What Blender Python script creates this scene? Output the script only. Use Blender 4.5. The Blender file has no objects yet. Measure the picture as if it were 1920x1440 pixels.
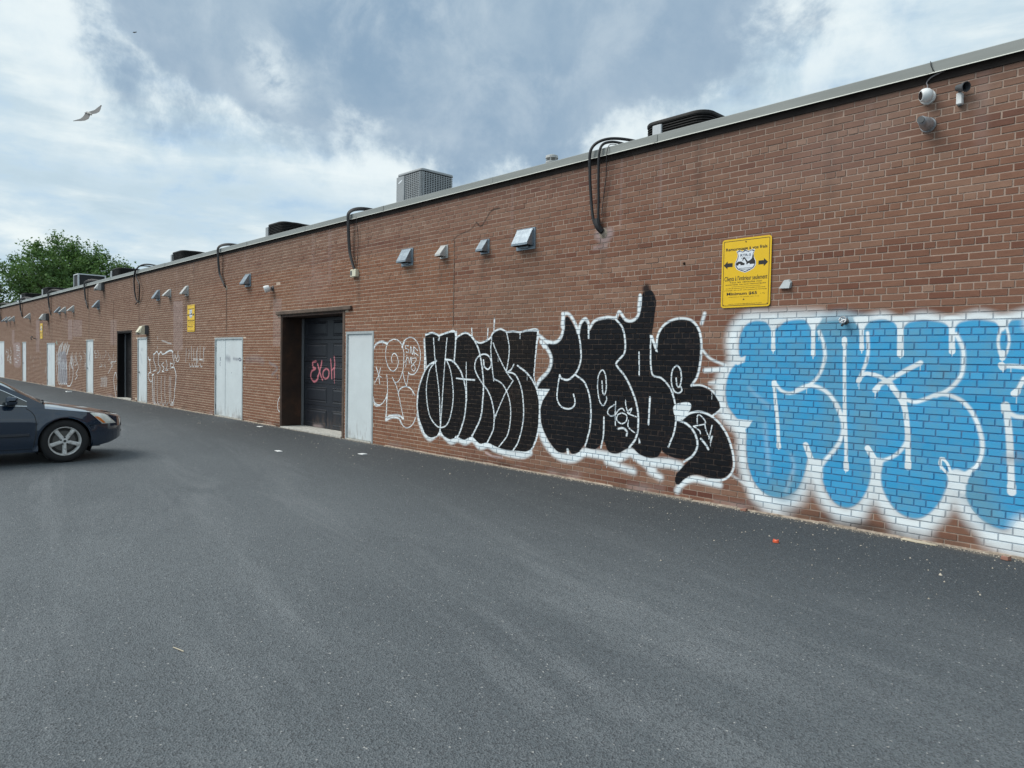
import bpy, bmesh, math, random
import numpy as np
from mathutils import Vector, Matrix
random.seed(7); rng = np.random.default_rng(7)
scene = bpy.context.scene
col = scene.collection
R = math.radians

# ------------------------------------------------------------------ camera
# World frame: brick facade is the plane y=0 (building behind it, y>0), x runs along it, z up.
cd = bpy.data.cameras.new("camera"); cam = bpy.data.objects.new("camera", cd); col.objects.link(cam)
f = Vector((-0.72521754, 0.68775518, -0.03243964)); r = Vector((0.68755871, 0.72588952, 0.01863911)); u = Vector((-0.03636674, 0.00878674, 0.99929988))
m = Matrix((r, u, -f)).transposed().to_4x4(); m.translation = Vector((0, -7.4427, 1.64)); cam.matrix_world = m
cd.sensor_width = 36; cd.lens = 36 * 1331 / 1920; cd.clip_start = 0.05; cd.clip_end = 3000
scene.camera = cam

# ------------------------------------------------------------------ node helpers
class NT:
    def __init__(s, tree): s.t = tree; s.n = tree.nodes; s.l = tree.links
    def new(s, kind, **kw):
        n = s.n.new(kind)
        for k, v in kw.items(): setattr(n, k, v)
        return n
    def put(s, sock, v):
        if hasattr(v, 'is_output'): s.l.new(v, sock)
        elif v is not None: sock.default_value = v
    def math(s, op, a, b=None, c=None, clamp=False):
        n = s.new('ShaderNodeMath', operation=op, use_clamp=clamp)
        for i, v in enumerate((a, b, c)): s.put(n.inputs[i], v)
        return n.outputs[0]
    def vm(s, op, a, b=None, out=0):
        n = s.new('ShaderNodeVectorMath', operation=op); s.put(n.inputs[0], a)
        if b is not None: s.put(n.inputs[1], b)
        return n.outputs[out]
    def noise(s, vec, scale, detail=4, rough=.55, dist=0.0, out='Fac'):
        n = s.new('ShaderNodeTexNoise'); s.put(n.inputs['Vector'], vec); n.inputs['Scale'].default_value = scale
        n.inputs['Detail'].default_value = detail; n.inputs['Roughness'].default_value = rough; n.inputs['Distortion'].default_value = dist
        return n.outputs[out]
    def mr(s, v, a, b, c=0.0, d=1.0, smooth=False):
        n = s.new('ShaderNodeMapRange', interpolation_type='SMOOTHSTEP' if smooth else 'LINEAR'); s.put(n.inputs[0], v)
        for i, q in enumerate((a, b, c, d)): n.inputs[i + 1].default_value = q
        return n.outputs[0]
    def mix(s, fac, a, b, kind='MIX'):
        n = s.new('ShaderNodeMix', data_type='RGBA', blend_type=kind); s.put(n.inputs[0], fac)
        for i, v in ((6, a), (7, b)):
            s.put(n.inputs[i], (*v, 1) if isinstance(v, tuple) and len(v) == 3 else v)
        return n.outputs[2]
    def ramp(s, fac, stops):
        n = s.new('ShaderNodeValToRGB'); s.put(n.inputs[0], fac); e = n.color_ramp.elements
        while len(e) < len(stops): e.new(.5)
        for k, (p, c) in enumerate(stops): e[k].position = p; e[k].color = (*c, 1)
        return n.outputs[0]
    def bump(s, h, strength=.3, dist=.01):
        n = s.new('ShaderNodeBump'); s.put(n.inputs['Height'], h); n.inputs['Strength'].default_value = strength; n.inputs['Distance'].default_value = dist
        return n.outputs[0]

# ------------------------------------------------------------------ sky
SUN_DIR = Vector((-.5, -.62, .92)).normalized()
world = bpy.data.worlds.new("World"); scene.world = world; world.use_nodes = True
w = NT(world.node_tree); w.n.clear()
tc = w.new('ShaderNodeTexCoord').outputs['Generated']
sky = w.new('ShaderNodeTexSky', sky_type='NISHITA', sun_disc=False)
sky.sun_elevation = math.asin(SUN_DIR.z); sky.sun_rotation = math.atan2(SUN_DIR.x, SUN_DIR.y)
sky.air_density = 1.0; sky.dust_density = 1.5; sky.altitude = 50
sep = w.new('ShaderNodeSeparateXYZ'); w.l.new(tc, sep.inputs[0]); dz = sep.outputs[2]
den = w.math('ADD', w.math('MAXIMUM', dz, 0.0), 0.16)
flat = w.vm('MULTIPLY', tc, (1, 1, 0)); sc_ = w.new('ShaderNodeVectorMath', operation='SCALE'); w.l.new(flat, sc_.inputs[0]); w.put(sc_.inputs[3], w.math('DIVIDE', 1.0, den)); q = sc_.outputs[0]
n_big = w.noise(q, 1.1, 9, .56, .15); n_mid = w.noise(q, 3.1, 9, .6, .1); n_fine = w.noise(tc, 9.0, 8, .62, .25); n_dir = w.noise(tc, 3.2, 9, .6, .2)
n_str = w.noise(w.vm('MULTIPLY', tc, (2.6, 2.6, 13.0)), 1.5, 8, .58, .2)
blue = w.vm('MULTIPLY', sky.outputs[0], (0.085, 0.085, 0.085))
blue = w.mix(.7, blue, (.29, .41, .52))
cloud_l = w.mix(w.mr(n_str, .42, .62, smooth=True), (.33, .42, .48), (.535, .585, .59))
cloud_l = w.mix(w.mr(n_mid, .35, .7, smooth=True), (.375, .465, .525), cloud_l)
cover = w.mr(w.math('ADD', w.math('MULTIPLY', n_mid, .6), w.math('MULTIPLY', n_str, .4)), .31, .50, smooth=True)
s1 = w.mix(cover, blue, cloud_l)
def tangent(az, el):
    az, el = R(az), R(el); c = Vector((math.sin(az) * math.cos(el), math.cos(az) * math.cos(el), math.sin(el)))
    e1 = Vector((math.cos(az), -math.sin(az), 0)); e2 = e1.cross(c).normalized()
    if e2.z < 0: e2 = -e2
    return c, e1, e2
def blob(az, el, ra, rb, rot=0.0):
    c, e1, e2 = tangent(az, el); e1, e2 = e1 * math.cos(rot) + e2 * math.sin(rot), -e1 * math.sin(rot) + e2 * math.cos(rot)
    a = w.math('DIVIDE', w.vm('DOT_PRODUCT', tc, tuple(e1), out=1), ra); b = w.math('DIVIDE', w.vm('DOT_PRODUCT', tc, tuple(e2), out=1), rb)
    back = w.math('LESS_THAN', w.vm('DOT_PRODUCT', tc, tuple(c), out=1), 0.0)
    return w.math('ADD', w.math('SQRT', w.math('ADD', w.math('MULTIPLY', a, a), w.math('MULTIPLY', b, b))), w.math('MULTIPLY', back, 9.0))
edge = w.math('ADD', w.math('MULTIPLY', w.math('SUBTRACT', n_dir, .5), .85), w.math('MULTIPLY', w.math('SUBTRACT', n_fine, .5), .42))
d1 = blob(-53, 30, .42, .27); d2 = blob(-65, 22.5, .21, .10, -.25)
dd = w.math('ADD', w.math('MINIMUM', d1, d2), edge)
dark_m = w.mr(dd, .88, 1.12, 1.0, 0.0, smooth=True)
rest = w.mr(w.math('ADD', n_big, w.math('MULTIPLY', w.math('SUBTRACT', n_fine, .5), .12)), .56, .68, smooth=True)
high = w.mr(dz, .42, .6, smooth=True)
dark_m = w.math('MAXIMUM', dark_m, w.math('MULTIPLY', w.math('MULTIPLY', rest, high), .8))
dark_c = w.mix(w.mr(n_dir, .40, .68, smooth=True), (.170, .248, .335), (.265, .338, .405))
dark_c = w.mix(w.mr(n_fine, .42, .70, 0, .6, smooth=True), dark_c, (.36, .425, .475))
dark_c = w.mix(w.mr(dd, .35, 1.0, 0, .35, smooth=True), dark_c, (.22, .29, .37))
tear = w.math('MULTIPLY', w.mr(w.math('ADD', w.math('MINIMUM', blob(-65.5, 20.5, .045, .075, .5), blob(-59, 17.5, .06, .045, .2)), w.math('MULTIPLY', edge, 1.6)), .2, 1.15, 1.0, 0.0, smooth=True), w.mr(n_fine, .40, .64, smooth=True))
dark_c = w.mix(w.math('MULTIPLY', tear, .8), dark_c, (.53, .59, .61))
rim = w.math('MULTIPLY', w.math('MULTIPLY', w.mr(dd, .92, 1.06, smooth=True), w.mr(dd, 1.1, 1.4, 1, 0, smooth=True)), w.mr(n_fine, .38, .62, smooth=True))
s2 = w.mix(w.math('MULTIPLY', rim, .75), w.mix(dark_m, s1, dark_c), (.55, .60, .61))
bg = w.new('ShaderNodeBackground'); w.l.new(s2, bg.inputs[0]); bg.inputs[1].default_value = 0.80
wo = w.new('ShaderNodeOutputWorld'); w.l.new(bg.outputs[0], wo.inputs[0])

# ------------------------------------------------------------------ sun behind cloud, exposure
ld = bpy.data.lights.new("sun", 'SUN'); ld.energy = 1.5; ld.angle = R(40); ld.color = (1.0, .96, .90)
sun = bpy.data.objects.new("sun", ld); col.objects.link(sun); sun.rotation_euler = SUN_DIR.to_track_quat('Z', 'Y').to_euler(); sun.location = (-5, -10, 20)
vs = scene.view_settings; vs.view_transform = 'Standard'; vs.look = 'None'; vs.gamma = 1; vs.use_curve_mapping = False; vs.exposure = 1.0

# ------------------------------------------------------------------ mesh helpers
class MB:
    def __init__(s): s.v = []; s.f = []
    def add(s, vs, fs):
        o = len(s.v); s.v += [tuple(p) for p in vs]; s.f += [tuple(i + o for i in q) for q in fs]; return s
    def box(s, x0, x1, y0, y1, z0, z1):
        return s.add([(x0, y0, z0), (x1, y0, z0), (x1, y1, z0), (x0, y1, z0), (x0, y0, z1), (x1, y0, z1), (x1, y1, z1), (x0, y1, z1)],
                     [(0, 3, 2, 1), (4, 5, 6, 7), (0, 1, 5, 4), (1, 2, 6, 5), (2, 3, 7, 6), (3, 0, 4, 7)])
    def bbox(s, x0, x1, y0, y1, z0, z1, b=.01):          # box with chamfered edges in plan and on top
        a = [(x0 + b, y0), (x1 - b, y0), (x1, y0 + b), (x1, y1 - b), (x1 - b, y1), (x0 + b, y1), (x0, y1 - b), (x0, y0 + b)]
        cx, cy = (x0 + x1) / 2, (y0 + y1) / 2
        ins = [(p[0] + (b if p[0] < cx else -b), p[1] + (b if p[1] < cy else -b)) for p in a]
        rings = [[(px, py, z0 + b) for px, py in a], [(px, py, z1 - b) for px, py in a], [(px, py, z1) for px, py in ins]]
        base = [(px, py, z0) for px, py in ins]; return s.loft([base] + rings, caps=True)
    def loft(s, rings, caps=True, closed=True):
        n = len(rings[0]); vs = [p for q in rings for p in q]; fs = []
        for i in range(len(rings) - 1):
            for j in range(n if closed else n - 1):
                k = (j + 1) % n; fs.append((i * n + j, i * n + k, (i + 1) * n + k, (i + 1) * n + j))
        if caps: fs += [tuple(range(n - 1, -1, -1)), tuple(range((len(rings) - 1) * n, len(rings) * n))]
        return s.add(vs, fs)
    def tube(s, pts, rad, n=8, caps=True):
        pts = [Vector(p) for p in pts]; rings = []; prev = None
        for i, p in enumerate(pts):
            t = (pts[min(i + 1, len(pts) - 1)] - pts[max(i - 1, 0)]).normalized()
            a = (prev - t * prev.dot(t)) if prev is not None else t.orthogonal()
            if a.length < 1e-6: a = t.orthogonal()
            a.normalize(); prev = a; b = t.cross(a); rr = rad[i] if isinstance(rad, (list, tuple)) else rad
            rings.append([tuple(p + (a * math.cos(2 * math.pi * k / n) + b * math.sin(2 * math.pi * k / n)) * rr) for k in range(n)])
        return s.loft(rings, caps)
    def lathe(s, c, axis, prof, n=20, caps=True):          # prof: (distance along axis, radius)
        c = Vector(c); ax = Vector(axis).normalized(); a = ax.orthogonal().normalized(); b = ax.cross(a)
        return s.loft([[tuple(c + ax * h + (a * math.cos(2 * math.pi * k / n) + b * math.sin(2 * math.pi * k / n)) * rr) for k in range(n)] for h, rr in prof], caps)
    def prism(s, poly, y0, y1):                             # polygon in x,z extruded in y
        n = len(poly); return s.add([(x, y0, z) for x, z in poly] + [(x, y1, z) for x, z in poly],
            [tuple(range(n)), tuple(range(2 * n - 1, n - 1, -1))] + [(i, i + n, (i + 1) % n + n, (i + 1) % n) for i in range(n)])
    def build(s, name, mat, parent=None, smooth=False, loc=None):
        me = bpy.data.meshes.new(name); me.from_pydata(s.v, [], s.f); me.update()
        if smooth:
            me.polygons.foreach_set('use_smooth', [True] * len(me.polygons))
            try: me.set_sharp_from_angle(angle=R(38))
            except Exception: pass
        if mat: me.materials.append(mat)
        return link(name, me, parent, loc)
def link(name, me, parent=None, loc=None):
    o = bpy.data.objects.new(name, me); col.objects.link(o)
    if loc is not None: o.location = loc
    if parent: o.parent = parent
    return o
def fixn(o):                                                # consistent outward normals
    bm = bmesh.new(); bm.from_mesh(o.data); bmesh.ops.recalc_face_normals(bm, faces=bm.faces); bm.to_mesh(o.data); bm.free(); return o
def tag(o, label=None, cat=None, group=None, kind=None):
    for k, v in (('label', label), ('category', cat), ('group', group), ('kind', kind)):
        if v: o[k] = v
    return o
def thing(name, label, cat, loc=(0, 0, 0), group=None):
    o = bpy.data.objects.new(name, None); col.objects.link(o); o.location = loc; o.empty_display_size = .2
    return tag(o, label, cat, group)
def copy_tree(o, loc, label):
    def rec(a, parent):
        c = a.copy(); col.objects.link(c); c.parent = parent
        for ch in list(a.children): rec(ch, c)
        return c
    c = rec(o, None); c.location = loc; c['label'] = label; return c
def spline(pts, n=10):
    pts = [np.array(p, float) for p in pts]
    if len(pts) < 3: return [tuple(pts[0] + (pts[-1] - pts[0]) * t) for t in np.linspace(0, 1, n)]
    P = [2 * pts[0] - pts[1]] + pts + [2 * pts[-1] - pts[-2]]; out = []
    for i in range(1, len(P) - 2):
        a, b, c, d = P[i - 1:i + 3]
        for t in np.linspace(0, 1, n, endpoint=False):
            out.append(tuple(.5 * (2 * b + (c - a) * t + (2 * a - 5 * b + 4 * c - d) * t * t + (3 * b - 3 * c + d - a) * t ** 3)))
    return out + [tuple(pts[-1])]
# ------------------------------------------------------------------ spray paint on the wall: strokes in wall metres (x along, z up)
PAINT = """s|W|0.0845|0.0736|0.95|-4.152,1.751 -4.181,1.905 -4.138,2.059 -3.987,2.153 -3.736,2.152 -3.475,2.149 -3.206,2.130
s|W|0.0473|0.0495|0.95|-3.226,2.117 -2.990,2.154 -2.781,2.112 -2.582,2.141 -2.423,2.089 -2.223,2.129 -1.996,2.077 -1.769,2.123 -1.593,2.083 -1.430,2.120
s|W|0.0841|0.0686|0.95|-4.090,1.675 -4.208,1.596 -4.302,1.459 -4.321,1.279 -4.266,1.103 -4.128,0.979 -4.042,0.920
s|W|0.0674|0.0666|0.95|-4.030,0.899 -4.023,0.680 -4.000,0.485 -3.929,0.319 -3.809,0.184 -3.627,0.127
s|W|0.0723|0.0984|0.95|-3.832,0.192 -3.672,0.141 -3.518,0.144 -3.372,0.251 -3.275,0.471 -3.218,0.641 -3.178,0.646
s|W|0.0689|0.0736|0.95|-3.179,0.687 -3.174,0.525 -3.128,0.348 -3.024,0.203 -2.866,0.139 -2.736,0.210 -2.641,0.381 -2.603,0.598 -2.608,0.751
s|W|0.0793|0.069|0.95|-2.598,0.733 -2.573,0.525 -2.514,0.343 -2.394,0.192 -2.239,0.144 -2.109,0.205 -1.994,0.369 -1.922,0.595 -1.918,0.703
s|W|0.0778|0.0706|0.95|-1.871,0.691 -1.849,0.499 -1.783,0.351 -1.659,0.224 -1.512,0.157 -1.363,0.186
s|W|0.0634|0.1438|0.6649999999999999|-3.715,0.091 -3.602,0.046 -3.536,0.015
s|W|0.0587|0.0998|0.76|-2.922,0.080 -2.807,0.081 -2.752,0.129
s|W|0.0552|0.0939|0.76|-2.372,0.054 -2.219,0.046 -2.138,0.089
s|W|0.0593|0.0863|0.8075|-1.612,0.120 -1.466,0.063 -1.358,0.044
f|B|0|0.0158|1.0|-4.092,1.751 -4.101,1.883 -4.081,2.003 -4.020,2.096 -3.917,2.136 -3.791,2.120 -3.716,2.061 -3.645,2.059 -3.560,2.120 -3.412,2.136 -3.307,2.119 -3.224,2.070 -3.145,2.103 -2.969,2.110 -2.817,2.080 -2.760,2.040 -2.707,2.091 -2.581,2.112 -2.466,2.081 -2.396,2.033 -2.330,2.081 -2.205,2.096 -2.059,2.070 -1.971,2.024 -1.903,2.070 -1.783,2.089 -1.635,2.059 -1.583,2.015 -1.521,2.073 -1.428,2.079 -1.349,2.071 -1.316,1.524 -1.300,0.864 -1.302,0.323 -1.366,0.294 -1.417,0.268 -1.543,0.236 -1.677,0.299 -1.770,0.406 -1.812,0.522 -1.802,0.674 -1.888,0.725 -1.961,0.680 -1.964,0.572 -2.019,0.402 -2.127,0.256 -2.241,0.209 -2.379,0.251 -2.488,0.385 -2.538,0.530 -2.543,0.701 -2.599,0.752 -2.647,0.727 -2.635,0.594 -2.669,0.415 -2.757,0.266 -2.868,0.208 -2.986,0.249 -3.079,0.376 -3.126,0.531 -3.134,0.651 -3.178,0.646 -3.241,0.700 -3.276,0.655 -3.306,0.498 -3.374,0.333 -3.489,0.237 -3.618,0.203 -3.754,0.236 -3.871,0.338 -3.947,0.513 -3.976,0.707 -3.990,0.913 -4.118,1.046 -4.219,1.173 -4.253,1.327 -4.229,1.506 -4.149,1.641 -4.038,1.691
s|B2|0.1084|0.0887|0.75|-3.184,2.059 -2.988,2.085 -2.797,2.051
s|B2|0.0895|0.0895|0.5|-3.096,1.798 -3.036,1.182 -3.023,0.784
s|B2|0.1154|0.0962|0.45|-2.737,1.356 -2.692,1.089 -2.759,0.889
s|B2|0.0715|0.0715|0.45|-2.312,1.801 -2.028,1.623 -2.104,1.495
s|B2|0.0955|0.0868|0.6|-1.793,0.631 -1.713,0.502 -1.590,0.331
s|B2|0.0941|0.0941|0.7|-3.632,0.296 -3.500,0.273 -3.419,0.410
s|B2|0.062|0.062|0.35|-3.403,1.880 -3.459,1.653 -3.290,1.574
s|W|0.0215|0.0301|0.25|-3.963,1.384 -3.844,1.281 -3.705,1.182
s|W|0.0234|0.0341|0.25|-3.767,1.007 -3.722,0.669 -3.704,0.457
s|W|0.0187|0.029|0.3|-3.449,0.677 -3.423,0.535 -3.500,0.273
s|W|0.0232|0.0084|1.0|-3.706,2.177 -3.700,1.999 -3.695,1.822
f|W|0|0.0147|1.0|-3.795,2.175 -3.614,2.169 -3.667,2.060 -3.700,1.987 -3.738,2.061
s|W|0.0244|0.0042|1.0|-3.693,1.851 -3.692,1.822
s|W|0.0042|0.0021|1.0|-3.695,1.822 -3.693,1.775
s|W|0.0223|0.0081|1.0|-3.263,2.142 -3.257,1.955 -3.251,1.768
f|W|0|0.0141|1.0|-3.346,2.161 -3.179,2.156 -3.228,2.050 -3.258,1.980 -3.293,2.052
s|W|0.0234|0.0041|1.0|-3.250,1.796 -3.249,1.768
s|W|0.0041|0.002|1.0|-3.251,1.768 -3.250,1.723
s|W|0.0212|0.0077|1.0|-2.774,2.118 -2.769,1.972 -2.764,1.827
f|W|0|0.0135|1.0|-2.849,2.145 -2.697,2.140 -2.742,2.040 -2.769,1.973 -2.801,2.041
s|W|0.0223|0.0039|1.0|-2.763,1.854 -2.762,1.827
s|W|0.0039|0.0019|1.0|-2.764,1.827 -2.763,1.784
s|W|0.0297|0.0074|1.0|-2.416,2.107 -2.410,1.940 -2.404,1.773
f|W|0|0.013|1.0|-2.485,2.134 -2.345,2.129 -2.386,2.032 -2.411,1.968 -2.441,2.034
s|W|0.0312|0.0037|1.0|-2.403,1.799 -2.403,1.773
s|W|0.0037|0.0019|1.0|-2.404,1.773 -2.403,1.732
s|W|0.0248|0.0071|1.0|-1.976,2.086 -1.972,1.944 -1.967,1.802
f|W|0|0.0124|1.0|-2.040,2.120 -1.912,2.115 -1.949,2.023 -1.972,1.962 -1.999,2.024
s|W|0.0261|0.0035|1.0|-1.966,1.827 -1.965,1.802
s|W|0.0035|0.0018|1.0|-1.967,1.802 -1.965,1.763
s|W|0.018|0.0137|1.0|-3.197,2.010 -3.156,1.916 -3.134,1.823 -3.130,1.713 -3.174,1.568 -3.248,1.471 -3.359,1.398 -3.482,1.349 -3.583,1.371 -3.650,1.439
s|W|0.0211|0.0152|1.0|-3.412,1.387 -3.307,1.435 -3.203,1.430 -3.083,1.367 -2.988,1.246 -2.943,1.140
s|W|0.0211|0.0165|1.0|-2.993,1.246 -2.945,1.149 -2.919,1.023 -2.937,0.903 -3.005,0.777 -3.092,0.665 -3.131,0.586 -3.128,0.493
s|W|0.0196|0.0071|1.0|-3.669,1.448 -3.655,1.305 -3.628,1.092
s|W|0.0295|0.0054|1.0|-3.670,1.457 -3.667,1.421
s|W|0.0204|0.0078|1.0|-3.641,1.208 -3.614,0.986 -3.597,0.763
s|W|0.0262|0.0049|1.0|-3.597,0.778 -3.594,0.756
s|W|0.0044|0.0019|1.0|-3.596,0.754 -3.595,0.729
s|W|0.0183|0.0066|1.0|-2.933,1.923 -2.924,1.591 -2.907,1.142
s|W|0.0274|0.005|1.0|-2.935,1.923 -2.933,1.873
s|W|0.0181|0.0073|1.0|-2.913,1.251 -2.888,0.907 -2.874,0.618
s|W|0.0272|0.0045|1.0|-2.878,0.663 -2.874,0.604
s|W|0.0163|0.0114|1.0|-2.713,1.986 -2.702,1.807 -2.719,1.685 -2.765,1.554 -2.787,1.504
s|W|0.0246|0.0033|1.0|-2.787,1.504 -2.776,1.521
s|W|0.0187|0.0081|1.0|-2.780,1.525 -2.719,1.579 -2.632,1.569
s|W|0.0206|0.0095|1.0|-2.632,1.569 -2.571,1.547 -2.509,1.497 -2.447,1.420 -2.386,1.328 -2.339,1.229
s|W|0.0167|0.013|1.0|-2.482,1.500 -2.399,1.373 -2.343,1.227 -2.318,1.080 -2.325,0.931 -2.398,0.812 -2.500,0.744 -2.606,0.703
s|W|0.024|0.0074|1.0|-2.365,1.374 -2.317,1.043 -2.300,0.701
s|W|0.0297|0.0056|1.0|-2.366,1.383 -2.361,1.337
s|W|0.0296|0.0056|1.0|-2.301,0.738 -2.300,0.692
s|W|0.0191|0.0122|1.0|-2.338,1.338 -2.262,1.320 -2.164,1.357 -2.069,1.403 -1.958,1.394 -1.847,1.329 -1.759,1.195 -1.706,1.025 -1.700,0.887 -1.737,0.769 -1.810,0.690 -1.820,0.610
s|W|0.0225|0.0113|1.0|-2.616,1.419 -2.578,1.478 -2.491,1.528 -2.373,1.606 -2.225,1.695
s|W|0.0285|0.0076|1.0|-2.621,1.419 -2.604,1.439
s|W|0.0038|0.0019|1.0|-2.620,1.400 -2.619,1.362
s|W|0.0194|0.0141|1.0|-1.938,1.961 -1.879,1.820 -1.876,1.627 -1.923,1.520 -1.991,1.446 -2.084,1.388
s|W|0.0127|0.0085|1.0|-1.591,2.032 -1.611,1.905 -1.597,1.803 -1.572,1.744
s|W|0.011|0.0084|1.0|-1.555,2.032 -1.530,1.905 -1.543,1.803 -1.570,1.749
s|W|0.022|0.0051|1.0|-1.575,1.795 -1.574,1.744
f|W|0|0.0118|1.0|-1.644,2.107 -1.522,2.103 -1.555,2.015 -1.582,1.981 -1.604,2.016
s|W|0.0202|0.0084|1.0|-1.578,1.671 -1.508,1.677 -1.414,1.671
s|W|0.0271|0.0051|1.0|-1.579,1.685 -1.569,1.664
s|W|0.0042|0.0017|1.0|-1.567,1.664 -1.565,1.620
s|W|0.0302|0.005|1.0|-1.474,1.438 -1.461,1.452
s|W|0.02|0.01|1.0|-1.458,1.452 -1.411,1.571
s|W|0.027|0.0084|1.0|-1.535,1.330 -1.505,1.111 -1.488,0.910 -1.467,0.590
s|W|0.0339|0.0068|1.0|-1.538,1.330 -1.533,1.279
s|W|0.0337|0.0067|1.0|-1.468,0.624 -1.465,0.574
s|W|0.0202|0.0134|1.0|-1.522,1.280 -1.464,1.241 -1.399,1.234
s|W|0.0306|0.0082|1.0|-3.298,0.807 -3.262,0.718 -3.229,0.640
s|W|0.0306|0.0077|1.0|-2.674,0.836 -2.636,0.776 -2.592,0.705
s|W|0.0126|0.0054|1.0|-2.024,0.807 -2.027,0.743 -1.948,0.655
s|W|0.0125|0.0054|1.0|-2.016,0.808 -1.971,0.768 -1.933,0.674
s|W|0.0125|0.0054|1.0|-2.026,0.805 -2.001,0.808
f|W|0|0.0162|1.0|-3.249,0.648 -3.122,0.663 -3.134,0.530 -3.141,0.428 -3.187,0.421 -3.231,0.538
f|W|0|0.0152|1.0|-2.634,0.728 -2.527,0.741 -2.545,0.605 -2.549,0.509 -2.590,0.503 -2.621,0.615
f|W|0|0.0141|1.0|-1.949,0.681 -1.780,0.703 -1.815,0.610 -1.819,0.504 -1.897,0.528 -1.938,0.593
g|W|0|0.0109|1.0|-4.186,1.689 -4.016,1.748 -4.028,1.676 -4.113,1.641
g|W|0|0.0109|1.0|-4.105,1.025 -3.909,1.022 -3.944,0.954 -4.029,0.888
s|G|0.0461|0.0419|0.5|-1.494,0.867 -1.424,0.883
s|W|0.0271|0.018|1.0|-4.533,1.570 -4.406,1.580 -4.269,1.594
s|W|0.0202|0.0225|0.8|-4.464,1.420 -4.351,1.435
s|W|0.0595|0.0357|1.0|-7.232,0.682 -7.152,0.515 -6.985,0.359 -6.781,0.286 -6.557,0.300 -6.370,0.403 -6.185,0.403 -5.979,0.395 -5.780,0.398 -5.590,0.486 -5.424,0.418 -5.173,0.400 -4.998,0.411 -4.848,0.393
s|W|0.0393|0.0285|1.0|-4.871,0.089 -4.800,0.190 -4.657,0.263 -4.496,0.259 -4.300,0.242
s|W|0.0388|0.0485|1.0|-5.977,0.326 -5.679,0.263 -5.535,0.242
s|W|0.0371|0.0464|1.0|-5.282,0.274 -5.124,0.220
s|W|0.0283|0.0378|1.0|-5.542,0.453 -5.352,0.341 -5.215,0.301
f|K|0|0.0086|1.0|-7.161,1.916 -6.941,1.915 -6.829,1.988 -6.816,2.145 -6.808,2.239 -6.738,2.278 -6.661,2.203 -6.581,2.098 -6.524,2.025 -6.487,2.137 -6.422,2.217 -6.361,2.134 -6.333,2.063 -6.249,2.172 -6.134,2.219 -5.958,2.223 -5.870,2.201 -5.816,2.254 -5.724,2.182 -5.616,2.175 -5.536,2.220 -5.495,2.342 -5.481,2.473 -5.423,2.560 -5.317,2.554 -5.252,2.425 -5.269,2.240 -5.287,2.092 -5.300,1.989 -5.230,1.905 -5.211,1.997 -5.116,2.125 -4.945,2.182 -4.778,2.170 -4.663,2.096 -4.609,1.972 -4.593,1.831 -4.602,1.619 -4.635,1.494 -4.703,1.395 -4.571,1.382 -4.430,1.317 -4.346,1.226 -4.319,1.141 -4.355,1.078 -4.432,1.038 -4.323,0.968 -4.223,0.838 -4.162,0.672 -4.144,0.503 -4.181,0.379 -4.302,0.308 -4.438,0.302 -4.578,0.319 -4.699,0.294 -4.801,0.217 -4.852,0.165 -4.905,0.184 -4.892,0.287 -4.806,0.389 -4.736,0.478 -4.915,0.485 -5.067,0.523 -5.112,0.556 -5.165,0.476 -5.287,0.443 -5.448,0.473 -5.568,0.546 -5.663,0.517 -5.806,0.444 -5.956,0.457 -6.030,0.579 -6.085,0.534 -6.187,0.463 -6.332,0.469 -6.373,0.505 -6.477,0.392 -6.600,0.354 -6.671,0.403 -6.754,0.352 -6.898,0.368 -7.078,0.522 -7.197,0.706 -7.239,0.920 -7.177,1.097 -7.082,1.199 -7.217,1.214 -7.324,1.264 -7.222,1.388 -7.077,1.531 -7.028,1.671 -7.070,1.809
s|K|0.0561|0.0299|0.9|-5.408,2.591 -5.346,2.392 -5.339,2.167
s|W|0.0278|0.0171|1.0|-7.252,1.928 -7.129,1.831 -7.037,1.681 -7.091,1.509 -7.251,1.376 -7.334,1.264
s|W|0.0237|0.0129|1.0|-7.236,1.917 -7.190,1.852
s|W|0.0258|0.0194|1.0|-7.284,2.015 -7.193,1.960 -7.117,1.916
s|W|0.0231|0.0147|1.0|-7.132,1.933 -6.985,1.915 -6.871,1.974 -6.818,2.103 -6.823,2.270
s|W|0.0314|0.0209|1.0|-6.833,2.145 -6.823,2.291
s|W|0.0227|0.0165|1.0|-6.838,2.323 -6.711,2.308 -6.597,2.181 -6.530,2.046
s|W|0.0134|0.0062|1.0|-6.530,2.046 -6.487,1.871 -6.479,1.667 -6.550,1.501 -6.699,1.393 -6.827,1.406 -6.865,1.451
s|W|0.0115|0.0042|1.0|-6.865,1.451 -6.900,1.281 -6.904,1.111 -6.824,1.006 -6.687,0.981 -6.591,1.020 -6.566,1.088 -6.596,1.190
s|W|0.0223|0.0142|1.0|-6.530,2.046 -6.494,2.178 -6.409,2.237 -6.354,2.175
s|W|0.0132|0.0061|1.0|-6.355,2.195 -6.341,1.972
s|W|0.0193|0.0116|1.0|-6.339,2.093 -6.237,2.208 -6.033,2.245 -5.884,2.237 -5.825,2.313 -5.725,2.207 -5.617,2.188 -5.529,2.248 -5.496,2.380 -5.498,2.512
s|W|0.0246|0.017|1.0|-5.515,2.324 -5.497,2.493
s|W|0.0126|0.0077|1.0|-5.883,2.217 -5.770,2.102 -5.722,1.946 -5.729,1.773 -5.852,1.645 -5.835,1.587 -5.715,1.473 -5.595,1.294 -5.506,1.088 -5.477,0.880 -5.506,0.687 -5.615,0.542
s|W|0.009|0.004|1.0|-6.090,1.393 -6.075,1.244 -6.039,1.216 -6.014,1.316 -6.036,1.474 -6.089,1.542 -6.151,1.471 -6.167,1.310 -6.128,1.131 -6.062,1.065 -6.009,1.138 -6.013,1.185
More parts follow.
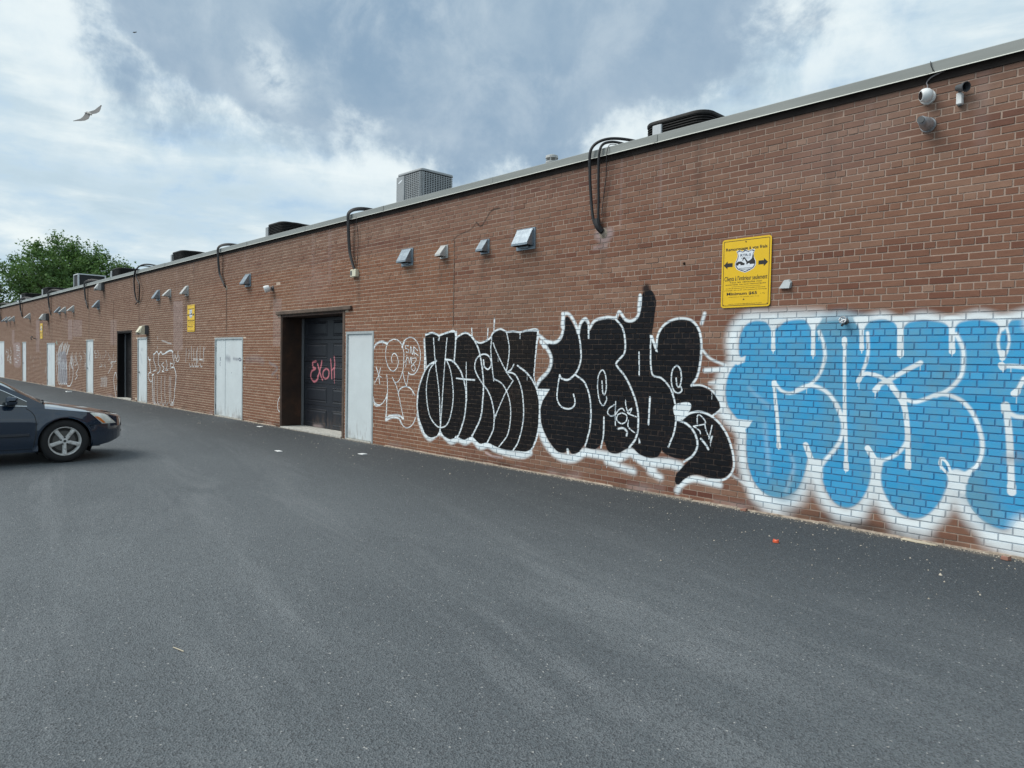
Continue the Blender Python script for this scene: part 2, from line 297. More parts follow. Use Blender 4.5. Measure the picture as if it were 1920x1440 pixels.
s|W|0.0091|0.0036|1.0|-4.928,1.468 -4.914,1.378 -4.878,1.364 -4.852,1.470 -4.874,1.578 -4.928,1.619 -4.986,1.557 -4.997,1.429 -4.962,1.321 -4.897,1.284 -4.845,1.317 -4.857,1.362
s|W|0.0121|0.0061|1.0|-6.563,1.460 -6.397,1.362 -6.307,1.183 -6.275,0.982 -6.286,0.738 -6.359,0.497
s|W|0.0119|0.006|1.0|-6.045,0.907 -6.046,0.678 -6.084,0.494
s|W|0.0095|0.0038|1.0|-5.495,1.783 -5.487,1.622 -5.483,1.485
s|W|0.0131|0.0056|1.0|-5.310,1.212 -5.314,1.043 -5.322,0.869
s|W|0.011|0.0055|1.0|-5.320,1.989 -5.315,1.756 -5.303,1.588 -5.269,1.491 -5.139,1.458 -5.016,1.346 -4.940,1.185 -4.914,1.023 -4.935,0.812 -5.015,0.612
g|W|0|0.0056|1.0|-5.334,1.999 -5.289,1.995 -5.236,1.868 -5.206,1.784 -5.238,1.793 -5.290,1.905
s|W|0.0141|0.0088|1.0|-5.228,1.849 -5.211,1.997 -5.116,2.128 -4.946,2.193 -4.757,2.177 -4.642,2.078 -4.593,1.919 -4.594,1.690 -4.635,1.494 -4.712,1.385
s|W|0.0104|0.0052|1.0|-4.712,1.385 -4.571,1.391 -4.431,1.335 -4.335,1.227 -4.309,1.133 -4.422,1.034
f|W|0|0.0071|1.0|-4.959,1.084 -4.914,1.150 -4.768,1.180 -4.710,1.157 -4.724,1.081 -4.824,0.975 -4.904,0.957
s|W|0.0128|0.0068|1.0|-4.824,0.975 -4.723,1.049 -4.581,1.076 -4.422,1.030 -4.283,0.919 -4.183,0.756 -4.127,0.557 -4.141,0.418 -4.245,0.310 -4.438,0.284
s|W|0.0124|0.0071|1.0|-4.904,0.957 -4.760,0.917 -4.650,0.818 -4.605,0.680 -4.662,0.549 -4.787,0.454
s|W|0.0152|0.0087|1.0|-7.262,1.006 -7.242,0.833 -7.217,0.683 -7.122,0.518
s|W|0.0209|0.0104|1.0|-6.685,0.401 -6.675,0.350
g|W|0|0.0086|1.0|-7.324,1.238 -7.054,1.243 -7.102,1.187 -7.198,1.064 -7.239,0.942 -7.280,1.092
s|W|0.0078|0.0039|1.0|-5.851,1.130 -5.856,0.969 -5.849,0.813
s|W|0.0079|0.004|1.0|-5.875,1.086 -5.960,1.032 -5.984,0.971 -5.932,0.935 -5.870,0.945
s|W|0.0078|0.0039|1.0|-5.846,0.960 -5.799,1.022 -5.739,1.045 -5.701,1.009
s|W|0.0078|0.0039|1.0|-5.749,0.986 -5.816,0.952 -5.824,0.883 -5.745,0.844 -5.669,0.889 -5.671,0.962 -5.744,0.987
s|W|0.0077|0.0038|1.0|-5.693,1.155 -5.674,1.059 -5.629,0.985 -5.588,1.055 -5.653,0.993 -5.509,0.950
s|W|0.0077|0.0039|1.0|-5.638,0.897 -5.635,0.810 -5.527,0.742
s|W|0.0116|0.0097|1.0|-5.804,0.773 -5.719,0.788 -5.657,0.750 -5.661,0.696
s|W|0.0095|0.0057|1.0|-5.464,0.672 -5.448,0.625
s|W|0.0071|0.0035|1.0|-4.617,0.937 -4.616,1.026 -4.570,1.029 -4.507,0.945 -4.667,0.897
s|W|0.0071|0.0035|1.0|-4.667,0.897 -4.584,0.851 -4.569,0.816
s|W|0.007|0.0035|1.0|-4.517,0.944 -4.491,0.850 -4.443,0.775
s|W|0.007|0.0035|1.0|-4.418,0.926 -4.452,0.765
s|W|0.0123|0.0053|1.0|-4.561,0.755 -4.500,0.699 -4.458,0.642
s|W|0.0105|0.0052|1.0|-4.414,0.800 -4.432,0.732
s|W|0.0211|0.0176|1.0|-4.558,2.242 -4.594,2.130
s|W|0.0139|0.0157|1.0|-4.574,1.813 -4.462,1.709 -4.267,1.639
s|W|0.0151|0.0168|0.6|-4.134,0.368 -3.966,0.289 -3.857,0.237
s|W|0.0481|0.0289|1.0|-10.249,0.655 -10.133,0.427 -9.912,0.265 -9.622,0.393 -9.334,0.268 -9.139,0.324 -8.946,0.293 -8.759,0.359 -8.573,0.257 -8.377,0.300 -8.184,0.250 -7.845,0.217 -7.586,0.223 -7.430,0.284
s|W|0.0153|0.0065|1.0|-10.065,2.081 -9.873,2.099 -9.684,2.048 -9.461,2.095 -9.242,2.086 -9.213,2.012 -8.992,2.085 -8.821,2.022 -8.727,1.950 -8.599,1.918 -8.456,1.952 -8.362,1.998 -8.285,2.085 -8.131,2.129 -7.989,2.085 -7.847,2.089 -7.694,2.076 -7.543,2.095 -7.320,2.091 -7.349,1.813 -7.384,1.420 -7.328,1.269 -7.267,1.075 -7.255,0.858 -7.284,0.573 -7.371,0.378 -7.493,0.293 -7.684,0.279 -7.980,0.271 -8.185,0.296 -8.396,0.339 -8.575,0.305 -8.768,0.394 -8.966,0.332 -9.147,0.355 -9.335,0.305 -9.518,0.351 -9.614,0.432 -9.703,0.335 -9.892,0.287 -10.088,0.379 -10.225,0.578 -10.284,0.837 -10.259,1.075 -10.155,1.315 -10.029,1.500 -10.062,1.810 -10.065,2.081
f|K1|0|0.0065|1.0|-10.065,2.081 -9.873,2.099 -9.684,2.048 -9.461,2.095 -9.242,2.086 -9.213,2.012 -8.992,2.085 -8.821,2.022 -8.727,1.950 -8.599,1.918 -8.456,1.952 -8.362,1.998 -8.285,2.085 -8.131,2.129 -7.989,2.085 -7.847,2.089 -7.694,2.076 -7.543,2.095 -7.320,2.091 -7.349,1.813 -7.384,1.420 -7.328,1.269 -7.267,1.075 -7.255,0.858 -7.284,0.573 -7.371,0.378 -7.493,0.293 -7.684,0.279 -7.980,0.271 -8.185,0.296 -8.396,0.339 -8.575,0.305 -8.768,0.394 -8.966,0.332 -9.147,0.355 -9.335,0.305 -9.518,0.351 -9.614,0.432 -9.703,0.335 -9.892,0.287 -10.088,0.379 -10.225,0.578 -10.284,0.837 -10.259,1.075 -10.155,1.315 -10.029,1.500 -10.062,1.810
s|W|0.0109|0.0044|1.0|-7.320,2.091 -7.349,1.813 -7.384,1.420
s|W|0.0157|0.0079|1.0|-10.270,0.996 -10.284,0.811 -10.225,0.578 -10.088,0.374
s|W|0.0207|0.0104|1.0|-10.106,1.991 -10.077,1.706 -10.080,1.473
s|W|0.0152|0.0076|1.0|-10.064,2.068 -9.873,2.099 -9.692,2.048 -9.690,1.975
s|W|0.0148|0.0074|1.0|-9.684,2.048 -9.461,2.095 -9.242,2.086 -9.258,1.613
s|W|0.0142|0.0071|1.0|-9.213,2.012 -8.992,2.085 -8.821,2.022 -8.670,1.859 -8.573,1.622 -8.510,1.293 -8.521,1.009 -8.567,0.722 -8.768,0.406
s|W|0.0126|0.0069|1.0|-8.821,2.022 -8.727,1.950 -8.599,1.918 -8.456,1.952 -8.362,1.998 -8.285,2.085 -8.131,2.129 -7.989,2.085 -7.847,2.089 -7.694,2.076 -7.543,2.095 -7.311,2.091
s|W|0.0114|0.0051|1.0|-9.837,2.009 -9.777,1.606 -9.659,1.076 -9.603,0.483
s|W|0.0113|0.005|1.0|-9.462,2.005 -9.509,1.610 -9.557,1.081 -9.603,0.483
s|W|0.0156|0.0078|1.0|-9.743,1.620 -9.986,1.521 -10.155,1.315 -10.259,1.075 -10.284,0.837
s|W|0.0145|0.0073|1.0|-9.506,1.648 -9.289,1.613 -9.090,1.457 -8.970,1.229 -8.933,0.987 -8.975,0.693 -9.102,0.413 -9.198,0.343
s|W|0.0114|0.0051|1.0|-9.743,1.620 -9.921,1.476 -10.009,1.241 -10.012,0.982 -9.923,0.677 -9.750,0.523 -9.603,0.483 -9.442,0.534 -9.337,0.692 -9.273,0.969 -9.287,1.217 -9.365,1.488 -9.469,1.640
s|W|0.0097|0.0048|1.0|-8.949,1.605 -8.934,1.303 -8.918,0.988
s|W|0.0134|0.0049|1.0|-9.196,1.338 -8.972,1.326 -8.729,1.322
s|W|0.0119|0.0048|1.0|-8.520,1.647 -8.492,1.541 -8.399,1.503 -8.331,1.591 -8.390,1.707 -8.533,1.739 -8.690,1.664 -8.726,1.501 -8.601,1.333 -8.418,1.174 -8.309,1.020 -8.243,0.791 -8.261,0.557 -8.389,0.346
s|W|0.0153|0.0047|1.0|-8.520,1.642 -8.507,1.588
s|W|0.0105|0.0046|1.0|-8.334,1.998 -8.346,1.789 -8.304,1.510 -8.264,1.325
s|W|0.0102|0.0045|1.0|-8.265,1.355 -8.075,1.285 -7.936,1.127 -7.871,0.930 -7.875,0.703 -7.936,0.493 -8.117,0.303
s|W|0.0102|0.0046|1.0|-8.297,1.916 -8.172,1.720 -7.979,1.471 -7.827,1.339
s|W|0.0102|0.0045|1.0|-7.995,2.085 -7.930,1.880 -7.935,1.676 -7.986,1.471
s|W|0.0102|0.0045|1.0|-7.979,1.466 -7.880,1.507 -7.817,1.588
s|W|0.0111|0.0044|1.0|-7.979,1.471 -7.780,1.431 -7.646,1.234 -7.591,0.969 -7.599,0.701 -7.688,0.425 -7.798,0.279
s|W|0.0091|0.0046|1.0|-7.827,1.339 -8.003,1.128 -8.208,0.782
s|W|0.0162|0.0069|1.0|-8.212,0.782 -8.202,0.799
s|W|0.0131|0.0066|1.0|-7.735,1.571 -7.525,1.460 -7.397,1.343 -7.327,1.247
s|W|0.01|0.0045|1.0|-7.691,2.080 -7.695,1.980
s|W|0.0108|0.0072|1.0|-8.825,2.159 -8.803,2.015
s|W|0.0105|0.007|1.0|-8.423,2.144 -8.432,1.976
s|W|0.0093|0.0069|1.0|-8.280,2.298 -8.284,2.078
s|W|0.0162|0.0093|1.0|-8.279,2.275 -8.278,2.240
s|W|0.0152|0.0076|1.0|-9.616,0.495 -9.613,0.394
s|W|0.0172|0.0123|1.0|-9.216,2.106 -9.213,1.995
s|W|0.0172|0.0123|1.0|-9.179,0.357 -9.119,0.325
s|W|0.0168|0.012|1.0|-8.768,0.418 -8.767,0.358
s|P|0.0163|0.0186|0.7|-8.427,0.177 -8.250,0.138 -8.044,0.138
s|W|0.0109|0.0065|1.0|-7.327,1.247 -7.267,1.075 -7.255,0.858 -7.279,0.617 -7.371,0.378 -7.493,0.284 -7.683,0.264
s|W|0.0183|0.0169|1.0|-11.737,1.802 -11.674,1.887 -11.560,1.943 -11.408,1.956 -11.258,1.920
s|W|0.0098|0.0056|1.0|-11.737,1.795 -11.687,1.880 -11.560,1.936 -11.408,1.949 -11.270,1.907
s|W|0.0088|0.0041|1.0|-11.052,2.001 -11.209,1.955 -11.293,1.844 -11.310,1.705 -11.262,1.553 -11.161,1.444 -11.038,1.413 -10.931,1.477 -10.891,1.586 -10.937,1.694 -11.029,1.741 -11.100,1.693 -11.116,1.631 -11.090,1.570
s|W|0.0088|0.004|1.0|-11.052,2.001 -10.908,1.980 -10.787,1.898 -10.721,1.763 -10.718,1.615 -10.737,1.453 -10.809,1.303 -10.902,1.219 -10.997,1.215 -11.072,1.295
s|W|0.0091|0.0052|1.0|-10.775,1.871 -10.707,1.965 -10.582,2.024 -10.434,2.015 -10.297,1.922 -10.216,1.765 -10.217,1.621 -10.264,1.490 -10.373,1.382 -10.486,1.366 -10.566,1.390
s|W|0.0174|0.0134|1.0|-10.775,1.857 -10.707,1.965
s|W|0.0073|0.0027|1.0|-10.567,1.404 -10.587,1.270 -10.618,1.148
s|W|0.0094|0.004|1.0|-10.740,1.399 -10.691,1.266 -10.618,1.148
s|W|0.0113|0.0028|1.0|-11.626,1.477 -11.546,1.338 -11.496,1.163
s|W|0.0099|0.0028|1.0|-11.478,1.459 -11.533,1.324 -11.659,1.186
s|W|0.007|0.0028|1.0|-11.546,1.324 -11.418,1.278
s|W|0.009|0.0042|1.0|-11.264,1.345 -11.236,1.193 -11.231,0.985 -11.251,0.776 -11.262,0.497
s|W|0.0139|0.0111|1.0|-11.255,0.943 -11.255,0.720 -11.275,0.496
s|W|0.0091|0.0056|1.0|-11.717,0.906 -11.663,0.795 -11.533,0.760 -11.407,0.788 -11.296,0.885 -11.241,0.985
s|W|0.0156|0.0142|1.0|-11.702,0.807 -11.635,0.740 -11.482,0.749
s|W|0.0088|0.0041|1.0|-11.072,1.288 -10.948,1.149 -10.873,1.002 -10.797,0.802 -10.697,0.552
s|W|0.0107|0.0053|1.0|-10.885,1.002 -10.827,1.086 -10.688,1.139 -10.549,1.131 -10.434,1.075 -10.364,0.999
s|W|0.0164|0.0164|1.0|-11.275,0.496 -11.177,0.566 -10.983,0.600 -10.816,0.597 -10.709,0.551
s|W|0.0164|0.0164|1.0|-11.274,0.475 -11.127,0.534 -10.982,0.558 -10.838,0.541 -10.765,0.465
s|W|0.0093|0.0067|1.0|-10.814,0.530 -10.717,0.428 -10.600,0.397 -10.464,0.435 -10.364,0.536 -10.332,0.604
s|W|0.008|0.0027|1.0|-10.578,1.877 -10.659,1.884 -10.669,1.837 -10.577,1.810 -10.587,1.757 -10.645,1.770
s|W|0.0079|0.0026|1.0|-10.518,1.751 -10.502,1.864 -10.449,1.725 -10.412,1.863
s|W|0.0073|0.0026|1.0|-10.393,1.712 -10.407,1.850 -10.294,1.791
s|W|0.0072|0.0026|1.0|-10.416,1.764 -10.270,1.706
s|W|0.0067|0.0027|1.0|-10.620,1.710 -10.629,1.616 -10.661,1.495
s|W|0.0067|0.0027|1.0|-10.686,1.575 -10.585,1.670 -10.536,1.564 -10.505,1.671 -10.479,1.565
s|W|0.0066|0.0026|1.0|-10.471,1.671 -10.456,1.552 -10.345,1.607 -10.346,1.659 -10.447,1.652
s|W|0.0066|0.0026|1.0|-10.467,1.526 -10.477,1.472 -10.397,1.428 -10.354,1.488 -10.411,1.540 -10.467,1.512
s|R|0.0217|0.0173|1.0|-14.981,1.547 -15.139,1.514 -15.092,1.407 -14.977,1.378 -15.154,1.313 -15.196,1.172 -15.066,1.077 -14.897,1.135 -14.861,1.213
s|R|0.0227|0.017|1.0|-14.713,1.551 -14.759,1.368 -14.861,1.182
s|R|0.0199|0.0142|1.0|-14.904,1.487 -14.789,1.337 -14.661,1.127
s|R|0.0183|0.014|1.0|-14.496,1.388 -14.616,1.316 -14.614,1.204 -14.510,1.162 -14.397,1.220 -14.387,1.340 -14.484,1.392
s|R|0.018|0.0139|1.0|-14.309,1.601 -14.276,1.408 -14.253,1.176
s|R|0.0152|0.011|1.0|-14.274,1.348 -14.141,1.416
s|R|0.0179|0.0138|1.0|-14.146,1.662 -14.124,1.440 -14.113,1.204
s|R|0.0069|0.0055|1.0|-14.125,1.204 -14.128,1.071
s|N|0.0702|0.0772|0.5|-18.880,1.577 -18.702,1.544
s|N|0.0309|0.0343|0.5|-18.440,1.564 -18.124,1.550
s|N|0.0137|0.0068|1.0|-18.016,1.585 -18.091,1.561 -18.040,1.513 -17.940,1.535 -18.016,1.575
s|N|0.0069|0.0034|1.0|-18.209,1.566 -18.225,1.515
s|N|0.018|0.0036|0.9|-19.316,1.584 -19.315,1.505
s|N|0.0126|0.0036|0.7|-19.305,1.454 -19.341,1.411 -19.304,1.365
s|N|0.0087|0.0035|1.0|-18.565,1.196 -18.556,1.189
s|G|0.0312|0.0312|0.35|-16.266,1.491 -15.838,1.373 -16.118,1.209
s|N|0.0343|0.025|0.45|-15.835,1.186 -15.820,1.139
s|G|0.0819|0.0819|0.2|-17.564,1.540 -17.014,1.579 -16.634,1.518
s|W|0.0118|0.0034|1.0|-17.675,1.363 -17.674,1.323
s|W|0.0125|0.0062|0.75|-15.654,0.751 -15.790,0.594 -15.786,0.407 -15.612,0.325
s|W|0.0112|0.0075|0.5|-20.495,1.730 -20.347,1.861
s|W|0.0164|0.0085|1|-24.877,1.641 -24.698,1.671 -24.521,1.737 -24.344,1.645 -24.128,1.724 -23.956,1.647 -23.620,1.691
s|W|0.0236|0.0123|1|-23.703,1.690 -23.413,1.747 -23.128,1.761 -23.007,1.721
s|W|0.0156|0.0082|1|-23.027,1.727 -22.986,1.544 -22.885,1.409 -22.944,1.299
s|W|0.0149|0.0078|1|-24.809,1.627 -24.831,1.454 -24.650,1.240 -24.605,1.140 -24.873,1.090
s|W|0.0147|0.0077|1|-24.344,1.630 -24.386,1.345 -24.211,1.234 -24.253,1.105 -24.471,1.028
s|W|0.0129|0.0067|1|-23.869,1.381 -24.039,1.308 -23.825,1.213 -23.994,1.097 -23.824,1.101
s|W|0.0128|0.0067|1|-23.639,1.468 -23.533,1.302 -23.657,1.147 -23.449,1.165
s|W|0.0127|0.0066|1|-23.226,1.404 -23.245,1.183
s|W|0.0126|0.0066|1|-23.246,1.362 -23.044,1.365
s|W|0.0203|0.0106|1|-25.428,1.550 -25.334,1.462 -25.172,1.457
s|W|0.0135|0.007|1|-25.287,1.448 -25.193,1.186 -25.123,1.026
s|W|0.0153|0.008|1|-25.146,1.055 -25.354,0.991 -25.353,0.844 -25.144,0.733 -25.053,0.765
s|W|0.0187|0.0097|1|-23.124,1.241 -22.923,1.251 -22.803,1.152 -22.723,0.991 -22.760,0.773 -22.837,0.580
s|W|0.0108|0.0056|1|-22.846,1.518 -22.808,1.640 -22.689,1.506 -22.534,1.628 -22.455,1.522 -22.571,1.427 -22.727,1.465
s|W|0.0108|0.0056|1|-22.554,1.749 -22.573,1.642
s|W|0.0098|0.0051|0.72|-24.458,2.201 -24.435,2.130
s|W|0.0099|0.0051|0.72|-24.500,1.916 -24.455,1.815
s|W|0.0217|0.0113|1|-25.008,0.949 -24.827,0.990
s|W|0.0109|0.0057|0.8999999999999999|-24.963,0.928 -24.983,0.578 -24.935,0.143 -24.775,-0.023 -24.642,0.086
s|W|0.0108|0.0056|0.8999999999999999|-24.760,0.934 -24.779,0.586 -24.731,0.153 -24.574,-0.011 -24.442,0.097
s|W|0.0107|0.0056|0.8999999999999999|-24.471,0.942 -24.490,0.597 -24.443,0.169 -24.288,0.005 -24.159,0.113
s|W|0.0106|0.0055|0.8999999999999999|-24.079,0.953 -24.098,0.613 -24.051,0.189 -23.901,0.028 -23.774,0.134
s|W|0.0105|0.0055|0.8999999999999999|-23.731,0.963 -23.749,0.626 -23.703,0.208 -23.556,0.048 -23.432,0.153
s|W|0.0103|0.0054|0.8999999999999999|-23.324,0.974 -23.342,0.642 -23.297,0.229 -23.153,0.072 -23.033,0.175
s|W|0.0103|0.0054|0.8999999999999999|-23.182,0.978 -23.199,0.648 -23.155,0.237 -23.012,0.080 -22.893,0.182
s|W|0.0134|0.007|1|-24.963,0.943 -24.915,0.581 -24.867,0.219 -24.730,0.009
s|W|0.0125|0.0065|1|-22.837,0.580 -22.875,0.320 -23.033,0.133
s|W|0.0106|0.0055|0.72|-21.854,1.843 -21.849,1.725 -21.902,1.420
s|W|0.0105|0.0055|0.72|-21.633,1.790 -21.607,1.726 -21.671,1.529
s|W|0.0104|0.0054|0.72|-21.418,1.898 -21.445,1.726 -21.395,1.455
s|W|0.0103|0.0054|0.72|-21.221,1.825 -21.245,1.727 -21.238,1.463
s|W|0.0103|0.0053|0.72|-21.027,1.745 -21.016,1.728 -21.033,1.423
s|W|0.0102|0.0053|0.72|-20.958,1.863 -20.974,1.728 -20.968,1.516
s|W|0.0102|0.0053|0.72|-20.752,1.911 -20.750,1.729 -20.758,1.522
s|W|0.0101|0.0052|0.72|-20.480,1.865 -20.475,1.730 -20.482,1.455
s|W|0.0119|0.0062|0.72|-21.593,1.388 -21.519,1.298 -21.411,1.313
s|W|0.0119|0.0062|0.72|-21.376,1.391 -21.304,1.302 -21.197,1.317
s|W|0.0118|0.0061|0.72|-21.163,1.394 -21.092,1.306 -20.987,1.321
s|W|0.0117|0.0061|0.72|-21.023,1.397 -20.952,1.309 -20.848,1.323
s|W|0.0116|0.006|0.72|-20.746,1.401 -20.677,1.314 -20.575,1.328
s|W|0.0188|0.0098|0.72|-20.782,1.514 -20.577,1.516
s|W|0.0292|0.0152|0.3|-21.271,1.521 -20.919,1.500 -20.988,1.423
s|W|0.024|0.0125|0.36|-24.045,2.084 -23.622,2.025 -23.130,1.967
s|W|0.0156|0.0087|0.9750000000000001|-38.498,1.958 -38.764,1.678 -39.033,1.489
s|W|0.0155|0.0087|0.9750000000000001|-38.347,1.961 -38.625,1.682 -38.738,1.495
s|W|0.0155|0.0087|0.9750000000000001|-38.197,2.028 -38.514,1.751 -38.682,1.564
s|W|0.0154|0.0086|0.9750000000000001|-38.047,2.080 -38.253,1.804 -38.488,1.617
s|W|0.0154|0.0086|0.9750000000000001|-37.899,2.109 -38.076,1.834 -38.323,1.649
s|W|0.0153|0.0086|0.9750000000000001|-37.751,2.124 -38.035,1.850 -38.172,1.665
s|W|0.0153|0.0085|0.9750000000000001|-37.607,1.959 -37.795,1.685 -38.065,1.500
s|W|0.0152|0.0085|0.9750000000000001|-37.461,2.043 -37.688,1.770 -37.876,1.587
s|W|0.0152|0.0085|0.9750000000000001|-37.316,2.040 -37.529,1.768 -37.783,1.584
s|W|0.0151|0.0085|0.9750000000000001|-37.173,2.078 -37.449,1.807 -37.596,1.625
s|W|0.0151|0.0085|0.9750000000000001|-37.031,1.963 -37.411,1.692 -37.531,1.510
s|W|0.015|0.0084|0.9750000000000001|-36.889,2.112 -37.097,1.843 -37.306,1.662
s|W|0.015|0.0084|0.9750000000000001|-36.749,2.019 -36.917,1.750 -37.073,1.570
s|W|0.0149|0.0084|0.9750000000000001|-36.609,1.986 -36.866,1.718 -37.073,1.537
s|W|0.0149|0.0084|0.9750000000000001|-36.470,1.988 -36.776,1.721 -36.957,1.541
f|G|0|0.03|0.6|-38.640,1.601 -37.293,1.668 -37.037,1.189 -36.915,0.291 -37.701,0.203 -38.651,0.355 -38.783,1.163
s|W|0.0129|0.0072|0.78|-36.261,1.522 -36.187,1.346 -36.015,1.201
s|W|0.0129|0.0072|0.78|-36.087,1.467 -36.200,1.289 -36.065,1.144
s|W|0.0129|0.0072|0.78|-36.113,1.232 -36.164,1.054 -35.869,0.913
s|W|0.0126|0.007|0.78|-35.358,1.531 -35.192,1.360 -35.359,1.213
s|W|0.0135|0.0076|0.78|-38.350,1.618 -38.243,1.434 -38.436,1.277
s|W|0.0132|0.0074|0.78|-37.140,1.220 -37.077,1.041 -37.208,0.888
s|W|0.0135|0.0076|0.78|-38.202,1.406 -38.326,1.220 -38.232,1.067
s|W|0.0129|0.0072|0.78|-35.963,1.656 -36.124,1.479 -35.940,1.334
s|W|0.0135|0.0076|0.78|-38.475,1.438 -38.353,1.253 -38.479,1.097
s|W|0.0137|0.0077|0.78|-38.935,1.406 -39.007,1.217 -38.938,1.061
s|W|0.0134|0.0075|0.78|-37.986,1.344 -37.813,1.162 -37.734,1.011
s|W|0.0136|0.0076|0.78|-38.517,1.431 -38.450,1.246 -38.631,1.088
s|W|0.0129|0.0072|0.78|-36.063,1.456 -36.188,1.278 -36.114,1.132
s|W|0.013|0.0073|0.78|-36.463,1.218 -36.578,1.038 -36.453,0.892
s|W|0.0126|0.0071|0.78|-35.261,1.670 -35.298,1.497 -35.478,1.351
s|W|0.0128|0.0072|0.78|-36.000,1.547 -36.038,1.371 -35.965,1.225
s|W|0.0132|0.0074|0.78|-37.063,1.231 -37.207,1.048 -36.962,0.902
s|W|0.0133|0.0075|0.78|-37.612,1.339 -37.719,1.155 -37.787,1.001
s|W|0.0137|0.0077|0.78|-38.640,1.617 -38.822,1.428 -38.782,1.273
s|W|0.0135|0.0076|0.78|-38.014,1.190 -38.192,1.002 -37.829,0.856
s|W|0.0128|0.0072|0.78|-35.769,1.239 -35.856,1.063 -35.771,0.918
s|W|0.0136|0.0076|0.78|-38.807,1.566 -38.642,1.380 -38.629,1.225
s|W|0.0131|0.0073|0.78|-37.049,1.357 -36.973,1.178 -37.155,1.024
s|W|0.0128|0.0072|0.78|-35.853,1.525 -35.940,1.348 -35.758,1.205
s|W|0.013|0.0073|0.78|-36.275,1.303 -36.439,1.123 -36.352,0.977
s|W|0.0129|0.0072|0.78|-36.212,1.339 -36.300,1.161 -36.127,1.017
s|W|0.0133|0.0075|0.78|-37.559,1.282 -37.667,1.097 -37.801,0.942
s|W|0.0137|0.0077|0.78|-38.808,1.460 -38.894,1.271 -38.881,1.115
s|W|0.0127|0.0071|0.78|-35.550,1.521 -35.430,1.348 -35.624,1.201
s|W|0.0129|0.0072|0.78|-36.236,1.478 -36.362,1.299 -36.238,1.153
s|W|0.0136|0.0076|0.78|-38.697,1.414 -38.643,1.228 -38.882,1.068
s|W|0.0126|0.007|0.78|-35.287,1.379 -35.122,1.208 -35.504,1.057
s|W|0.0128|0.0072|0.78|-35.744,1.386 -35.892,1.208 -35.661,1.066
s|W|0.0133|0.0074|0.78|-37.599,1.223 -37.416,1.044 -37.735,0.886
s|W|0.0176|0.0098|0.9099999999999999|-38.644,1.165 -38.662,0.729 -38.708,0.260 -38.432,0.160
s|W|0.0174|0.0098|0.9099999999999999|-38.299,1.170 -38.331,0.737 -38.362,0.271 -38.090,0.173
s|W|0.0173|0.0097|0.9099999999999999|-37.960,1.175 -37.910,0.747 -38.022,0.283 -37.754,0.185
s|W|0.0172|0.0096|0.9099999999999999|-37.560,1.181 -37.550,0.756 -37.620,0.297 -37.357,0.200
s|W|0.017|0.0095|0.9099999999999999|-37.167,1.187 -37.092,0.767 -37.225,0.311 -36.967,0.214
s|N|0.0173|0.0097|0.7150000000000001|-38.163,1.234 -38.127,0.680 -38.171,0.278
s|N|0.0172|0.0096|0.7150000000000001|-37.759,1.239 -37.723,0.691 -37.766,0.292
s|N|0.017|0.0095|0.7150000000000001|-37.362,1.245 -37.327,0.701 -37.369,0.306
s|W|0.0167|0.0094|0.78|-36.527,1.018 -36.466,0.723 -36.531,0.424
s|W|0.0202|0.0113|1|-36.213,1.201 -35.845,0.885 -35.970,0.442 -36.407,0.175 -36.916,0.141
s|W|0.0197|0.011|0.9099999999999999|-39.059,1.662 -39.137,0.969 -38.791,0.288
s|W|0.0181|0.0101|0.78|-35.063,1.218 -34.888,0.992 -35.302,0.752 -35.065,0.643 -35.423,0.488
s|C|0.0509|0.0285|0.65|-39.125,2.148 -38.985,2.038
s|W|0.0121|0.0068|0.52|-33.671,1.598 -33.605,1.488 -33.529,1.414
s|W|0.0121|0.0068|0.52|-33.661,1.252 -33.694,1.140 -33.651,1.002
s|W|0.0122|0.0068|0.52|-33.880,1.767 -33.914,1.656 -33.660,1.590
s|W|0.0123|0.0069|0.52|-34.537,1.534 -34.321,1.423 -34.677,1.323
s|W|0.0122|0.0068|0.52|-33.639,1.213 -33.827,1.099 -33.750,0.936
s|W|0.0122|0.0068|0.52|-33.782,1.487 -33.727,1.376 -33.738,1.301
s|W|0.0124|0.007|0.52|-34.594,1.667 -34.710,1.553 -34.827,1.461
s|W|0.0123|0.0069|0.52|-34.434,1.535 -34.389,1.422 -34.504,1.223
s|W|0.0124|0.007|0.52|-34.527,1.186 -34.620,1.071 -34.644,0.951
s|W|0.0121|0.0068|0.52|-33.793,1.269 -33.683,1.160 -33.651,1.005
s|W|0.0117|0.0066|0.52|-32.072,1.767 -32.256,1.660 -31.890,1.625
s|W|0.011|0.0062|0.52|-29.802,1.462 -29.838,1.362 -29.640,1.322
s|W|0.0117|0.0065|0.52|-31.991,1.576 -32.144,1.468 -31.860,1.468
s|W|0.0113|0.0063|0.52|-30.708,1.271 -30.689,1.168 -30.860,1.139
s|W|0.0109|0.0061|0.52|-29.551,1.532 -29.515,1.433 -29.613,1.334
s|W|0.0111|0.0062|0.52|-30.277,1.671 -30.176,1.570 -30.231,1.539
s|W|0.0115|0.0064|0.52|-31.810,1.744 -31.620,1.639 -31.780,1.466
s|W|0.011|0.0062|0.52|-30.056,1.553 -29.983,1.453 -30.203,1.387
s|W|0.0112|0.0063|0.52|-30.689,1.209 -30.595,1.108 -30.623,1.069
s|W|0.0109|0.0061|0.52|-29.489,1.717 -29.462,1.618 -29.578,1.562
s|W|0.0114|0.0064|0.52|-31.442,1.603 -31.334,1.499 -31.432,1.412
s|W|0.011|0.0061|0.52|-29.559,1.245 -29.738,1.142 -29.649,1.144
s|W|0.0112|0.0063|0.52|-30.642,1.744 -30.510,1.642 -30.765,1.481
s|W|0.0108|0.006|0.52|-29.295,1.517 -29.181,1.419 -29.435,1.252
s|W|0.0113|0.0063|0.52|-30.966,1.549 -30.985,1.445 -30.946,1.371
